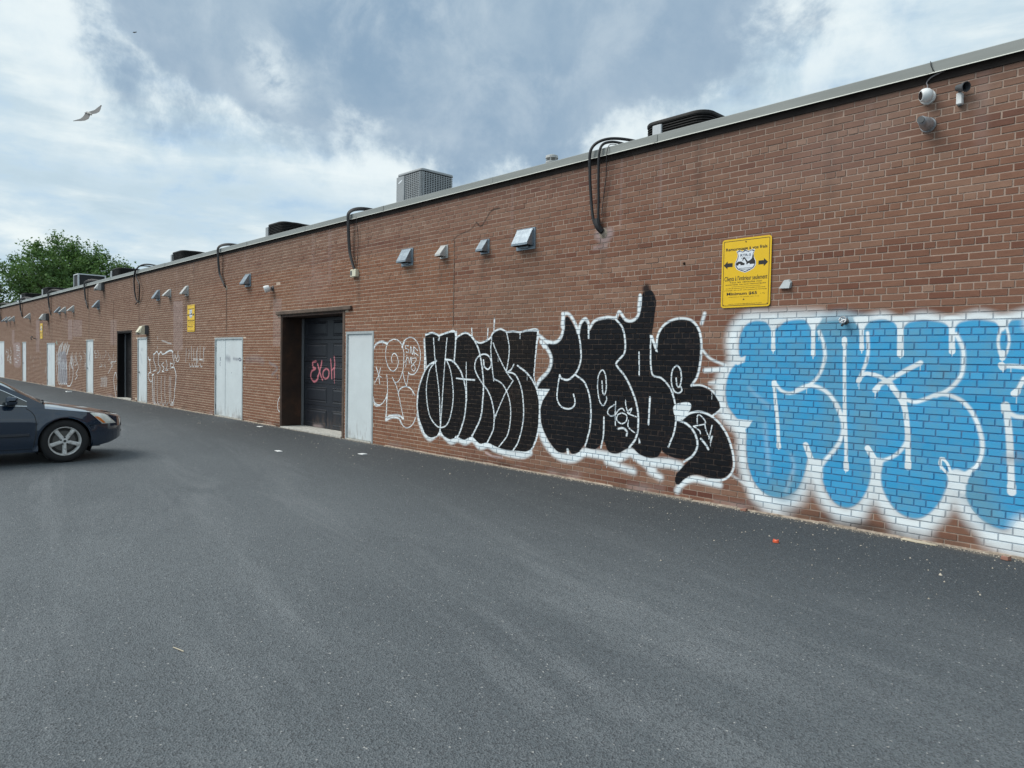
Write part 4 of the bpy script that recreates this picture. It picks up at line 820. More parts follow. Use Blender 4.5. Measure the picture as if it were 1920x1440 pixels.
# asphalt
M_asph, t, b, pos = mat("asphalt", rough=.86, spec=.32); P = t.new('ShaderNodeNewGeometry').outputs['Position']; s = t.new('ShaderNodeSeparateXYZ'); t.l.new(P, s.inputs[0])
bigw = t.noise(t.vm('MULTIPLY', P, (.35, .8, 1)), .55, 6, .6, .3); rot = t.new('ShaderNodeVectorRotate', rotation_type='Z_AXIS'); t.l.new(P, rot.inputs['Vector']); rot.inputs['Angle'].default_value = .22; strk = t.noise(t.vm('MULTIPLY', rot.outputs[0], (.22, 1.5, 1)), .9, 8, .7, .6); agg = t.noise(P, 150, 3, .7); agg2 = t.noise(P, 55, 4, .7)
vor = t.new('ShaderNodeTexVoronoi', feature='F1'); t.l.new(P, vor.inputs['Vector']); vor.inputs['Scale'].default_value = 120; vc = t.new('ShaderNodeSeparateColor'); t.l.new(vor.outputs['Color'], vc.inputs[0])
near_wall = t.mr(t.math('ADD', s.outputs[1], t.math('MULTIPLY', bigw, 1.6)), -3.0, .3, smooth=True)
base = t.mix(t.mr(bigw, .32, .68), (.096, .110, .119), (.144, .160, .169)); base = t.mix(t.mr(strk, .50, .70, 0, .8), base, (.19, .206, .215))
base = t.mix(t.math('MULTIPLY', near_wall, .82), base, (.038, .043, .047))                       # darker asphalt along the facade, partly wall shade put into the colour
base = t.mix(t.mr(vc.outputs[0], .6, 1.0, 0, .34), base, (.24, .252, .262)); base = t.mix(t.mr(vc.outputs[1], .45, 1.0, 0, .7), base, (.04, .042, .046))
base = t.mix(t.math('GREATER_THAN', vc.outputs[2], .997), base, (.34, .34, .33)); base = t.mix(t.math('MULTIPLY', t.mr(s.outputs[1], -.16, -.01), t.mr(t.noise(P, 7, 6, .7), .42, .66, 0, .75)), base, (.27, .225, .17)); t.l.new(base, b.inputs['Base Color'])
t.l.new(t.bump(t.math('ADD', t.math('MULTIPLY', agg2, .7), t.math('MULTIPLY', vor.outputs['Distance'], 1.2)), .55, .012), b.inputs['Normal'])

# ------------------------------------------------------------------ ground
g = MB(); xs = [-400, -90, -60, -40, -25, -15, -10, -6, -3, 0, 4, 10, 30, 100, 300]; ys = [-300, -60, -25, -12, -9, -7, -5.5, -4, -2.5, -1.2, 0, 10, 60, 300]
hx = lambda x, y: 0.0
g.add([(x, y, hx(x, y)) for y in ys for x in xs], [(j * len(xs) + i, j * len(xs) + i + 1, (j + 1) * len(xs) + i + 1, (j + 1) * len(xs) + i) for j in range(len(ys) - 1) for i in range(len(xs) - 1)])
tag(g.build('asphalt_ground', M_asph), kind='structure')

# ------------------------------------------------------------------ the building
XL, XR, DEPTH = -62.0, 9.0, 26.0
ZT = 4.31                                                    # top of visible brick
OPEN = [(-55.69, -53.66, 2.28, 'door2'), (-47.66, -46.58, 2.19, 'door'), (-41.21, -39.43, 2.10, 'double'), (-33.51, -32.41, 2.19, 'door'), (-29.0, -27.23, 2.43, 'bay'), (-26.56, -25.51, 2.20, 'door'),
        (-19.65, -17.80, 2.12, 'double'), (-15.65, -12.83, 2.60, 'garage'), (-12.74, -11.72, 2.165, 'door')]
bld = thing('brick_building', 'long low brick industrial building with graffiti and a row of pale steel doors', 'building', (XR, 0, 0))
INV = Vector((-XR, 0, 0))
def bpart(mb, name, m, smooth=False, parent=None): 
    o = mb.build(name, m, parent or bld, smooth)
    if parent is None: o.location = INV
    return o
# mortar backing with the openings cut out, ends, back and roof
wm = MB(); cuts = sorted({XL, XR} | {v for o in OPEN for v in o[:2]}); YM = .0048
for a, c in zip(cuts[:-1], cuts[1:]):
    top = next((o[2] for o in OPEN if o[0] <= (a + c) / 2 <= o[1]), 0.0)
    n = max(1, int((c - a) / 3))
    for k in range(n):
        p, q = a + (c - a) * k / n, a + (c - a) * (k + 1) / n; wm.add([(p, YM, top), (q, YM, top), (q, YM, 4.42), (p, YM, 4.42)], [(0, 1, 2, 3)])
wm.add([(XL, YM, 0), (XL, DEPTH, 0), (XL, DEPTH, 4.42), (XL, YM, 4.42)], [(3, 2, 1, 0)]); wm.add([(XR, YM, 0), (XR, DEPTH, 0), (XR, DEPTH, 4.42), (XR, YM, 4.42)], [(0, 1, 2, 3)]); wm.add([(XL, DEPTH, 0), (XR, DEPTH, 0), (XR, DEPTH, 4.42), (XL, DEPTH, 4.42)], [(3, 2, 1, 0)])
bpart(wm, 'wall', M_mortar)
bpart(MB().add([(XL, .02, 4.421), (XR, .02, 4.421), (XR, DEPTH, 4.421), (XL, DEPTH, 4.421)], [(0, 1, 2, 3)]), 'roof', M_roof)
bpart(MB().box(XL, XR, -.013, .004, ZT + .003, 4.40), 'dark_strip', M_dkbrown)  # plain dark strip between the top brick course and the coping
fs = MB()
x = XL
while x < XR:                                                # uneven mortar lip at the foot of the wall
    L = random.uniform(.25, .8); x2 = min(x + L, XR); gap = any(o[0] < (x + x2) / 2 < o[1] for o in OPEN)
    if not gap and random.random() < .93: fs.add([(x, -.012 - random.random() * .02, -.01), (x2, -.012 - random.random() * .02, -.01), (x2, -.006 - random.random() * .01, .008 + random.random() * .014), (x, -.006 - random.random() * .01, .008 + random.random() * .014), (x, .03, .03), (x2, .03, .03)], [(0, 1, 2, 3), (3, 2, 5, 4)])
    x = x2
tag(bpart(fs, 'foundation_lip', M_base), kind='stuff')
# bricks: five stretcher courses to one header course
H = .0677; ZO = -.009; JT = .0043
def bond(row):
    if row % 6 == 5: return .105, -1.7125
    return .21, (-1.76 if row % 2 == 0 else -1.655)
bricks = []; row = 0
nrm = rng.normal
rowtone = {}
while True:
    z0, z1 = ZO + row * H + JT, ZO + (row + 1) * H - JT
    if z0 > ZT - .01: break
    if row == 0: z0 = .004
    z1 = min(z1, ZT); pit, ph = bond(row); k = math.floor((XL - ph) / pit); ph2 = rng.uniform(0, 6.28); amp = rng.uniform(.08, .20); off = nrm(0, .08)
    while True:
        a, c = ph + k * pit + JT, ph + (k + 1) * pit - JT; k += 1
        if a > XR - .02: break
        if a < XL: continue
        a += nrm(0, .0012); c += nrm(0, .0012)
        segs = [(a, c, z0, z1)]
        for o in OPEN:
            nx = []
            for (p, q, y0, y1) in segs:
                if q <= o[0] or p >= o[1] or y0 >= o[2]: nx.append((p, q, y0, y1)); continue
                if y1 > o[2] + .02: nx.append((p, q, o[2] + .004, y1)); continue
                if o[0] - .004 - p > .025: nx.append((p, o[0] - .004, y0, y1))
                if q - o[1] - .004 > .025: nx.append((o[1] + .004, q, y0, y1))
            segs = nx
        run = amp * math.sin(a * .55 + ph2) + .06 * math.sin(a * 1.7 + row) + off
        tn = min(1, max(0, .52 + run + nrm(0, .11) + (-.22 if rng.random() < .07 else 0) + (.10 if pit < .15 else 0)))
        for sgm in segs: bricks.append((*sgm, tn, nrm(0, .0013)))
    row += 1
def brick_mesh(x0, x1, z0, z1, yf, ox=0, oz=0):
    i = .0028; return ([(x0 - ox, .014, z0 - oz), (x1 - ox, .014, z0 - oz), (x1 - ox, .014, z1 - oz), (x0 - ox, .014, z1 - oz), (x0 + i - ox, yf, z0 + i - oz), (x1 - i - ox, yf, z0 + i - oz), (x1 - i - ox, yf, z1 - i - oz), (x0 + i - ox, yf, z1 - i - oz)],
                       [(4, 5, 6, 7), (0, 1, 5, 4), (1, 2, 6, 5), (2, 3, 7, 6), (3, 0, 4, 7)])
camp = cam.matrix_world.translation
def shown(bk):
    cx, cz = (bk[0] + bk[1]) / 2, (bk[2] + bk[3]) / 2; v = Vector((cx, 0, cz)) - camp; d = v.dot(f); px, pz = v.dot(r) / d, v.dot(u) / d
    if abs(px) > 960 / 1331 or abs(pz) > 720 / 1331: return 0
    return (bk[1] - bk[0]) * (bk[3] - bk[2]) * -v.normalized().y * -1 / d ** 2
order = sorted(range(len(bricks)), key=lambda i: -shown(bricks[i])); solo = set(order[:300])
shared = {}
for i in order[:300]:
    x0, x1, z0, z1, tn, dy = bricks[i]; L, Hh = round(x1 - x0, 3), round(z1 - z0, 3); key = (L, Hh)
    if key not in shared:
        vs_, fs_ = brick_mesh(0, L, 0, Hh, 0); me = bpy.data.meshes.new('brick'); me.from_pydata(vs_, [], fs_); me.update(); me.materials.append(M_brick); shared[key] = me
    o = link('brick', shared[key], bld, (x0 - XR, dy, z0)); o['tone'] = tn
V = []; F = []; T = []
for i, bk in enumerate(bricks):
    if i in solo: continue
    vs_, fs_ = brick_mesh(*bk[:4], bk[5]); n = len(V); V += vs_; F += [tuple(q + n for q in ff) for ff in fs_]; T += [bk[4]] * 8
me = bpy.data.meshes.new('bricks'); me.from_pydata(V, [], F); me.update(); me.materials.append(M_brick)
at = me.attributes.new('tone', 'FLOAT', 'POINT'); at.data.foreach_set('value', np.array(T, np.float32))
tag(link('bricks', me, bld, INV), kind='stuff')
# vertical control joints
for x, z0, z1 in ((-9.30, 2.2, 3.62), (-18.87, 2.3, 3.42), (-29.5, 1.9, 3.62)): bpart(MB().box(x - .006, x + .006, -.004, .012, z0, z1), 'control_joint', M_lintel)
# coping in lengths, each its own piece
xs = [XL - .06]; x = -2.23 - 3.05 * 20
while x < XR: 
    if x > XL: xs.append(x)
    x += 3.05
xs.append(XR + .06)
for a, c in zip(xs[:-1], xs[1:]):
    a2, c2 = a + .0015, c - .0015; y0 = -.062 + random.uniform(-.002, .002); zt = 4.487 + random.uniform(-.003, .003); zb = 4.385
    cp = MB().loft([[(X, y0, zb), (X, y0, zt - .008), (X, y0 + .008, zt), (X, .33, zt + .012), (X, .33, zt - .06), (X, y0 + .012, zt - .02), (X, y0 + .012, zb)] for X in (a2, c2)]); o = fixn(bpart(cp, 'coping', M_cop))
    lip = MB().add([(a2, y0 - .001, zb + .001), (c2, y0 - .001, zb + .001), (c2, y0 - .016, zb - .010), (a2, y0 - .016, zb - .010), (a2, y0 - .016, zb - .013), (c2, y0 - .016, zb - .013), (c2, y0 + .01, zb - .003), (a2, y0 + .01, zb - .003)], [(0, 1, 2, 3), (3, 2, 5, 4), (4, 5, 6, 7)]); lip.build('drip_edge', M_coplip, o)
    MB().box(c - .03, c + .03, y0 - .004, y0 - .0005, zb + .004, zt - .006).build('joint_cover', M_cop, o)
bpart(MB().tube([(-2.215, -.068, 4.49), (-2.21, -.071, 4.45), (-2.19, -.068, 4.40), (-2.17, -.05, 4.375)], .004, 6), 'coping_cord', M_cable)

# doors
def leaf_door(x0, x1, z0, z1, hinge_side=1, handle=None):
    d = bpart(MB().bbox(x0, x1, .018, .062, z0, z1, .003), 'door', M_door)
    for zz in (z0 + .22, (z0 + z1) / 2, z1 - .25):
        hx_ = x1 if hinge_side > 0 else x0; MB().lathe((hx_, .010, zz - .06), (0, 0, 1), [(0, .011), (.12, .011)], 8).build('hinge', M_dgrey, d)
    if handle is not None:
        h = MB(); h.lathe((handle, .018, 1.02), (0, -1, 0), [(0, .03), (.008, .03), (.01, .012), (.05, .012)], 12); h.box(handle - .01, handle + .1, -.04, -.025, 1.01, 1.035); h.build('handle', M_dgrey, d)
    return d
def frame(x0, x1, z1, wd=.05):
    fr = MB(); fr.box(x0, x0 + wd, -.006, .08, .0, z1 - wd); fr.box(x1 - wd, x1, -.006, .08, .0, z1 - wd); fr.box(x0, x1, -.006, .08, z1 - wd, z1); bpart(fr, 'door_frame', M_frame)
    bpart(MB().box(x0, x1, .082, .12, 0, z1), 'door_backing', M_black)
for x0, x1, z1, kind in OPEN:
    if kind in ('door', 'door2', 'double'):
        frame(x0, x1, z1); a, c, zt = x0 + .053, x1 - .053, z1 - .053; bpart(MB().box(x0 + .05, x1 - .05, -.018, .1, .0, .024), 'threshold', M_concrete)
        if kind == 'door': leaf_door(a, c, .03, zt, 1, None if x0 > -20 else a + .09)
        else:
            sp = a + (c - a) * (.36 if x0 > -30 else .5); leaf_door(a, sp - .012, .03, zt, -1); leaf_door(sp + .012, c, .03, zt, 1)
def bay(x0, x1, zt, d, cols, rows, first, pitch, pw, door_mat_, jm):
    track = True
    j = MB(); j.box(x0 - .002, x0 + .05, .0, d + .1, 0, zt); bpart(j, 'left_jamb', jm); bpart(MB().box(x1 - .05, x1 + .002, .0, d + .1, 0, zt), 'right_jamb', jm); bpart(MB().box(x0 + .05, x1 - .05, .0, d + .1, zt - .05, zt), 'head_jamb', jm)
    bpart(MB().box(x0 - .03, x0 + .004, -.008, .004, .0, zt + .02), 'jamb_trim', M_lintel)
    bpart(MB().box(x1 - .045, x1 + .03, -.008, .004, .0, zt + .02), 'jamb_trim', M_lintel)
    bpart(MB().box(x0 + .05, x1 - .05, -.03, d + .05, -.002, .028), 'threshold', M_concrete)
    if track: bpart(MB().box(x0 + .055, x0 + .115, d - .045, d - .01, .03, zt - .06), 'door_track', M_track); bpart(MB().box(x1 - .115, x1 - .055, d - .045, d - .01, .03, zt - .06), 'door_track', M_track)
    z0 = .03; hh = (zt - .055 - z0) / rows; dx0, dx1 = x0 + .05, x1 - .05
    gd = bpart(MB().box(dx0, dx1, d + .03, d + .06, z0, zt - .052), 'garage_door', door_mat_)
    for k in range(rows):
        s0, s1 = z0 + k * hh + .004, z0 + (k + 1) * hh - .004; sec = MB().bbox(dx0 + .001, dx1 - .001, d, d + .028, s0, s1, .004)
        o = sec.build('door_section', door_mat_, gd)
        for cc in range(cols):
            p0 = first + cc * pitch; p1 = min(p0 + pw, dx1 - .06)
            if p1 - p0 < .2: continue
            q0, q1 = s0 + .075, s1 - .075; i = .035; e = MB()
            e.loft([[(p0, d - .0005, q0), (p1, d - .0005, q0), (p1, d - .0005, q1), (p0, d - .0005, q1)], [(p0 + .012, d - .010, q0 + .012), (p1 - .012, d - .010, q0 + .012), (p1 - .012, d - .010, q1 - .012), (p0 + .012, d - .010, q1 - .012)],
                    [(p0 + i, d - .002, q0 + i), (p1 - i, d - .002, q0 + i), (p1 - i, d - .002, q1 - i), (p0 + i, d - .002, q1 - i)], [(p0 + i + .03, d - .014, q0 + i + .03), (p1 - i - .03, d - .014, q0 + i + .03), (p1 - i - .03, d - .014, q1 - i - .03), (p0 + i + .03, d - .014, q1 - i - .03)]])
            PANELS.append((e, door_mat_, gd))
    return gd
PANELS = []
bay(-15.65, -12.83, 2.60, .53, 2, 5, -15.45, 1.24, .99, M_gdoor, M_rust); bay(-29.0, -27.23, 2.43, .27, 1, 5, -28.6, 1.3, 1.1, M_black, M_black)
for e, m_, gd in PANELS: fixn(e.build('raised_panel', m_, gd))
bpart(MB().bbox(-15.86, -12.52, -.05, .012, 2.605, 2.685, .008), 'lintel', M_lintel)
bpart(MB().box(-29.05, -27.2, -.012, .006, 2.435, 2.47), 'lintel', M_dkbrown)
# ------------------------------------------------------------------ vent hoods on the facade
def vent(x, z, w_, h, d, m_, label, hw=.78, lip=.03):
    t = thing('vent_hood', label, 'vent hood', (x, 0, z), 'vent hoods along the brick wall')
    MB().bbox(-w_ / 2, w_ / 2, -.014, .004, -h / 2, h / 2, .003).build('flange', m_, t)
    a = w_ * hw / 2; hd = MB(); pr = [(-.013, .44 * h), (-.03, .44 * h), (-d, -.24 * h), (-d, -.24 * h - lip), (-.013, -.24 * h - lip)]
    hd.loft([[(sx * (a - (.0 if k not in (1, 2) else .006)), y, zz) for k, (y, zz) in enumerate(pr)] for sx in (-1, 1)]); fixn(hd.build('hood', m_, t))
    MB().add([(-a + .01, -d + .012, -.24 * h - lip - .002), (a - .01, -d + .012, -.24 * h - lip - .002), (a - .01, -.016, -.24 * h - lip - .002), (-a + .01, -.016, -.24 * h - lip - .002)], [(3, 2, 1, 0)]).build('opening', M_black, t)
    MB().box(-a * .55, a * .55, -.05, -.014, -.43 * h, -.24 * h - lip + .004).build('duct_collar', m_, t)
    return t
VG, VP = M_galv, M_plastic
vent(-7.60, 3.455, .40, .32, .15, VG, 'largest galvanised vent hood, rightmost of the four above the black graffiti', .86)
vent(-8.52, 3.44, .21, .23, .14, VG, 'small dented vent hood just left of the largest galvanised hood', .8)
vent(-9.57, 3.46, .21, .22, .15, VP, 'small grey plastic vent hood beside the long vertical wall joint', .72)
vent(-10.64, 3.47, .36, .31, .15, VG, 'medium galvanised vent hood, leftmost of the four above the black graffiti', .82)
vent(-17.50, 3.53, .34, .32, .17, VG, 'lone galvanised vent hood above the white double door')
vent(-21.80, 3.52, .26, .30, .18, VP, 'pale vent hood above the second yellow sign, rightmost of three')
vent(-23.30, 3.53, .26, .26, .20, VP, 'pale vent hood in the middle of three left of the second yellow sign')
vent(-24.38, 3.53, .30, .34, .18, VG, 'grey vent hood with long flange just right of the looped cable')
vent(-31.6, 3.55, .34, .36, .22, VG, 'lone grey vent hood below the dark wall floodlight under the coping')
vent(-35.75, 3.55, .30, .30, .24, VP, 'far pale vent hood, rightmost of three above the scribbled wall')
vent(-37.3, 3.56, .30, .30, .24, VP, 'far pale vent hood, middle of three above the scribbled wall')
vent(-38.4, 3.59, .30, .34, .22, VG, 'far grey vent hood, leftmost of three above the scribbled wall')
vent(-45.5, 3.55, .34, .34, .26, VP, 'lone far vent hood right of the cable above the narrow white door')
vent(-50.2, 3.55, .34, .32, .28, VP, 'very far vent hood, rightmost of three near the left frame edge')
vent(-51.6, 3.58, .34, .32, .28, VP, 'very far vent hood, middle of three near the left frame edge')
vent(-52.7, 3.58, .34, .36, .26, VG, 'very far vent hood, leftmost of three near the left frame edge')

# ------------------------------------------------------------------ refrigerant lines hanging over the coping
def cables(label, strands, boot, box=None):
    x, z = boot; t = thing('cable_bundle', label, 'cables', (x, 0, z), 'black cable bundles hung over the coping')
    for rad, pts in strands: MB().tube([(p[0] - x, p[1], p[2] - z) for p in spline(pts, 8)], rad, 8).build('cable', M_cable, t, True)
    MB().lathe((0, .004, 0), (0, -1, 0), [(0, .075), (.008, .06), (.02, .035)], 12).build('sealant_patch', M_base, t)
    if box: MB().bbox(-.16, .05, -.075, .004, -.05, .10, .01).build('entry_box', M_cream, t); MB().box(-.14, -.085, -.078, -.0745, -.02, .07).build('cover_slot', M_dgrey, t)
    return t
def hang(x, z, dx=0.0, n=3, spread=.035, rise=.07, back=.42, rad=.017):
    S = []
    for i in range(n):
        o = (i - (n - 1) / 2) * spread; rr = rise * (1 - .22 * i)
        S.append((rad * (1, .85, .5, .6)[i % 4], [(x + o + back + .35 * i, .75, 4.50 + .01 * i), (x + o + back * .7, .3, 4.53 + rr * .6), (x + o + back * .3, .04, 4.51 + rr), (x + o, -.10, 4.47 + rr * .5), (x + o - .02, -.105, 4.30), (x + o - .02, -.07, (4.3 + z) / 2), (x + o * .6 + dx * .4, -.06, z + .25), (x + o * .2 + dx, -.045, z + .06), (x + dx, .006, z - .01)]))
    return S
cables('two thick black cables and a thin wire right of the largest vent hood', [
    (.020, [(-5.62, .75, 4.50), (-5.85, .3, 4.60), (-6.1, .02, 4.62), (-6.27, -.11, 4.50), (-6.30, -.10, 4.2), (-6.29, -.075, 3.85), (-6.25, -.07, 3.58), (-6.19, -.05, 3.44), (-6.13, .004, 3.37)]),
    (.018, [(-5.75, .6, 4.50), (-5.92, .25, 4.55), (-6.05, .02, 4.57), (-6.13, -.10, 4.47), (-6.155, -.09, 4.1), (-6.16, -.07, 3.8), (-6.165, -.065, 3.6), (-6.15, -.05, 3.46), (-6.12, .004, 3.38)]),
    (.005, [(-5.95, .3, 4.51), (-6.0, .02, 4.53), (-6.02, -.085, 4.44), (-6.06, -.05, 4.1), (-6.11, -.04, 3.8), (-6.12, -.05, 3.6)]),
    (.042, [(-6.20, -.055, 3.56), (-6.175, -.055, 3.46), (-6.13, -.02, 3.39)])], (-6.13, 3.375))
cables('tight black cable bundle ending in a small cream box left of the vent hoods', hang(-12.50, 3.29, .16, 3, .022, .09, .42, .026) + [(.006, [(-12.30, -.07, 4.4), (-12.28, -.03, 4.0), (-12.30, -.03, 3.45)])], (-12.34, 3.29), True)
cables('black cable bundle above the white double door', hang(-19.15, 3.43, .27, 3, .03, .09, .5, .024), (-18.88, 3.43))
cables('open looped black cable left of the three pale vent hoods', [
    (.024, [(-25.4, .8, 4.5), (-25.9, .1, 4.66), (-26.35, -.11, 4.5), (-26.6, -.1, 4.2), (-26.62, -.08, 3.8), (-26.5, -.06, 3.5), (-26.35, -.02, 3.4)]), (.02, [(-25.6, .8, 4.5), (-26.1, .05, 4.62), (-26.4, -.1, 4.48), (-26.3, -.1, 4.2), (-26.05, -.09, 3.95), (-26.1, -.08, 3.65), (-26.35, -.02, 3.4)]), (.016, [(-26.4, -.03, 3.42), (-26.62, -.06, 3.34)])], (-26.35, 3.4))
cables('thick drooping black cable bundle left of the dark wall floodlight', hang(-33.3, 3.46, .2, 3, .05, .13, .9, .026), (-33.1, 3.46))
cables('black cable bundle over the far white double door', hang(-40.25, 3.43, .15, 3, .08, .14, 1.0, .026), (-40.1, 3.43))
cables('far black cable bundle above the narrow white door', hang(-47.6, 3.58, .15, 3, .08, .15, 1.2, .03), (-47.45, 3.58))
cables('farthest black cable bundle at the left edge of the photo', hang(-54.65, 3.5, .15, 2, .08, .15, 1.2, .034), (-54.5, 3.5))

# ------------------------------------------------------------------ rooftop condensers
def rrect(x0, x1, y0, y1, rad, n=6, ins=0.0):
    x0 += ins; x1 -= ins; y0 += ins; y1 -= ins; rad = max(rad - ins, .01); P = []
    for cx, cy, a0 in ((x1 - rad, y0 + rad, -90), (x1 - rad, y1 - rad, 0), (x0 + rad, y1 - rad, 90), (x0 + rad, y0 + rad, 180)):
        P += [(cx + rad * math.cos(R(a0 + 90 * k / n)), cy + rad * math.sin(R(a0 + 90 * k / n))) for k in range(n + 1)]
    return P
ROOF = 4.425
def condenser(x0, x1, y0, y1, zt, label, mat_=None, panel=None, rad=.2, pitch=.042, badge=False, grid=False):
    mat_ = mat_ or M_acdark; cx, cy = (x0 + x1) / 2, (y0 + y1) / 2; t = thing('rooftop_condenser', label, 'air conditioner', (cx, cy, ROOF), 'air conditioners on the roof')
    X0, X1, Y0, Y1, Z = x0 - cx, x1 - cx, y0 - cy, y1 - cy, zt - ROOF
    ft = MB()
    for sx in (X0 + .12, X1 - .12): ft.box(sx - .05, sx + .05, Y0 + .02, Y1 - .02, 0, .06)
    ft.build('skid', M_dgrey, t)
    z0 = .06; P = rrect(X0, X1, Y0, Y1, rad, 6, .035); MB().loft([[(a, b, z0) for a, b in P], [(a, b, Z - .05) for a, b in P]]).build('core', M_accore, t)
    P = rrect(X0, X1, Y0, Y1, rad); MB().loft([[(a, b, z0) for a, b in P], [(a, b, z0 + .07) for a, b in P]]).build('base_pan', mat_, t)
    cap = MB(); rings = []
    for ins, z in ((-.008, Z - .05), (-.010, Z - .022), (.0, Z - .006), (.03, Z), (.16, Z + .004)): rings.append([(a, b, z) for a, b in rrect(X0, X1, Y0, Y1, rad, 6, ins)])
    cap.loft(rings).build('top_cover', mat_, t, True)
    lv = MB(); z = z0 + .09
    while z < Z - .06:
        A, B_ = rrect(X0, X1, Y0, Y1, rad, 5, .0), rrect(X0, X1, Y0, Y1, rad, 5, .032); n = len(A)
        lv.add([(a, b, z) for a, b in A] + [(a, b, z + .012) for a, b in A] + [(a, b, z + .030) for a, b in B_], [(i, (i + 1) % n, (i + 1) % n + n, i + n) for i in range(n)] + [(i + n, (i + 1) % n + n, (i + 1) % n + 2 * n, i + 2 * n) for i in range(n)]); z += pitch
    if grid:
        nb = 11
        for k in range(nb + 1):
            p = X0 + rad + (X1 - X0 - 2 * rad) * k / nb; lv.box(p - .009, p + .009, Y0 - .004, Y0 + .02, z0 + .06, Z - .07)
            p = Y0 + rad + (Y1 - Y0 - 2 * rad) * k / nb; lv.box(X1 - .02, X1 + .004, p - .009, p + .009, z0 + .06, Z - .07)
        for k in range(4): a = R(-90 + 90 * (k + .5) / 4); lv.lathe((X1 - rad + rad * math.cos(a), Y0 + rad + rad * math.sin(a), z0 + .06), (0, 0, 1), [(0, .01), (Z - z0 - .13, .01)], 6)
    tag(lv.build('louvers', mat_, t), kind='stuff')
    if panel: p0, p1, q0, pm = panel; MB().bbox(X0 + p0, X0 + p1, Y0 - .02, Y0 + .03, q0, Z - .07, .008).build('service_panel', pm, t)
    if badge: MB().prism([(X0 + .07, Z - .20), (X0 + .11, Z - .17), (X0 + .2, Z - .145), (X0 + .22, Z - .16), (X0 + .17, Z - .19), (X0 + .1, Z - .215)], Y0 - .0225, Y0 - .0205).build('badge', M_signw, t)
    MB().lathe((0, 0, Z + .004), (0, 0, 1), [(0, min(X1, Y1) * .78), (.02, min(X1, Y1) * .76)], 24).build('fan_guard', M_accore, t)
    return t
condenser(-6.20, -5.17, .9, 1.88, 5.045, 'dark round cornered rooftop unit with pale panel, nearest on the roof', panel=(.19, .34, .1, M_acpanel), rad=.2, pitch=.034)
condenser(-12.48, -11.64, 1.0, 1.83, 5.46, 'tall light grey louvred rooftop unit above the coping', M_acgrey, (.0, .28, .45, M_acgrey), .07, .036, True, True)
condenser(-18.71, -17.74, 1.0, 1.98, 5.20, 'dark rusty rooftop unit above the white double door', panel=(.0, .16, .1, M_acgrey), rad=.2)
condenser(-26.3, -25.2, 1.0, 2.1, 5.19, 'dark low rooftop unit right of the looped cable', panel=(.0, .14, .1, M_acgrey), rad=.2)
condenser(-33.87, -32.7, 1.0, 2.2, 5.22, 'dark streaked rooftop unit at the right edge of the tree', panel=(.0, .2, .1, M_acgrey), rad=.2)
t = thing('rooftop_condenser', 'square black rooftop unit with pale frame in front of the tree', 'air conditioner', (-40.05, 1.6, ROOF), 'air conditioners on the roof')
MB().box(-.42, .42, -.57, .57, .05, 1.04).build('core', M_accore, t); fr = MB()
for sx in (-.43, .43):
    for sy in (-.58, .58): fr.box(sx - .03, sx + .03, sy - .03, sy + .03, 0, 1.07)
for sy in (-.58, .58): fr.box(-.4, .4, sy - .025, sy + .025, 1.02, 1.07)
for sx in (-.43, .43): fr.box(sx - .025, sx + .025, -.55, .55, 1.02, 1.07)
fr.build('corner_frame', M_acpanel, t)
condenser(-50.3, -48.9, 1.4, 2.8, 5.45, 'dark distant rooftop unit below the tree crown', panel=(.0, .3, .1, M_acgrey), rad=.15, pitch=.06)
condenser(-57.2, -55.8, 1.4, 2.8, 5.5, 'farthest dark rooftop unit near the left frame edge', panel=(.0, .3, .1, M_acpanel), rad=.15, pitch=.06)
def pipe(x, y, zt, rad, label, capped=True):
    t = thing('roof_pipe', label, 'vent pipe', (x, y, ROOF), 'vent pipes on the roof'); h = zt - ROOF
    MB().lathe((0, 0, 0), (0, 0, 1), [(0, rad * 1.3), (.05, rad * 1.25), (.06, rad), (h * .6, rad)], 16).build('stack', M_plastic, t, True)
    if capped:
        c = MB(); c.lathe((0, 0, h * .72), (0, 0, 1), [(0, rad * .9), (.03, rad * 1.05), (.05, rad * 1.05)], 16); c.lathe((0, 0, h - .06), (0, 0, 1), [(0, rad * 1.1), (.04, rad * 1.05), (.06, rad * .5)], 16)
        for k in range(6): a = k * math.pi / 3; c.lathe((rad * .95 * math.cos(a), rad * .95 * math.sin(a), h * .58), (0, 0, 1), [(0, .008), (h * .4 - .02, .008)], 6)
        c.build('cowl', M_plastic, t)
pipe(-8.06, 1.0, 5.0, .095, 'short white vent pipe with slotted cowl between two rooftop units')
pipe(-59.5, 2.5, 6.4, .14, 'tall pale vent pipe against the tree at far left', False); pipe(-53.2, 1.2, 5.45, .16, 'stubby pale vent pipe left of the distant rooftop unit', False)

# ------------------------------------------------------------------ yellow towing signs
def text_mesh(body, x0, x1, z0, z1, y, bold=.0):
    cu = bpy.data.curves.new('t', 'FONT'); cu.body = body; cu.size = 1; cu.offset = bold; cu.resolution_u = 3; o = bpy.data.objects.new('t', cu); col.objects.link(o)
    bpy.context.view_layer.update(); me = bpy.data.meshes.new_from_object(o.evaluated_get(bpy.context.evaluated_depsgraph_get())); vs_ = [v.co.copy() for v in me.vertices]; fs_ = [tuple(p.vertices) for p in me.polygons]
    bpy.data.objects.remove(o); bpy.data.curves.remove(cu); bpy.data.meshes.remove(me)
    ax, bx = min(v.x for v in vs_), max(v.x for v in vs_); ay, by = min(v.y for v in vs_), max(v.y for v in vs_)
    return [(x0 + (v.x - ax) / (bx - ax) * (x1 - x0), y, z0 + (v.y - ay) / (by - ay) * (z1 - z0)) for v in vs_], fs_
def flatpoly(mb, pts, y): mb.add([(x, y, z) for x, z in pts], [tuple(range(len(pts)))]) ; return mb
SW, SH = .600, .780
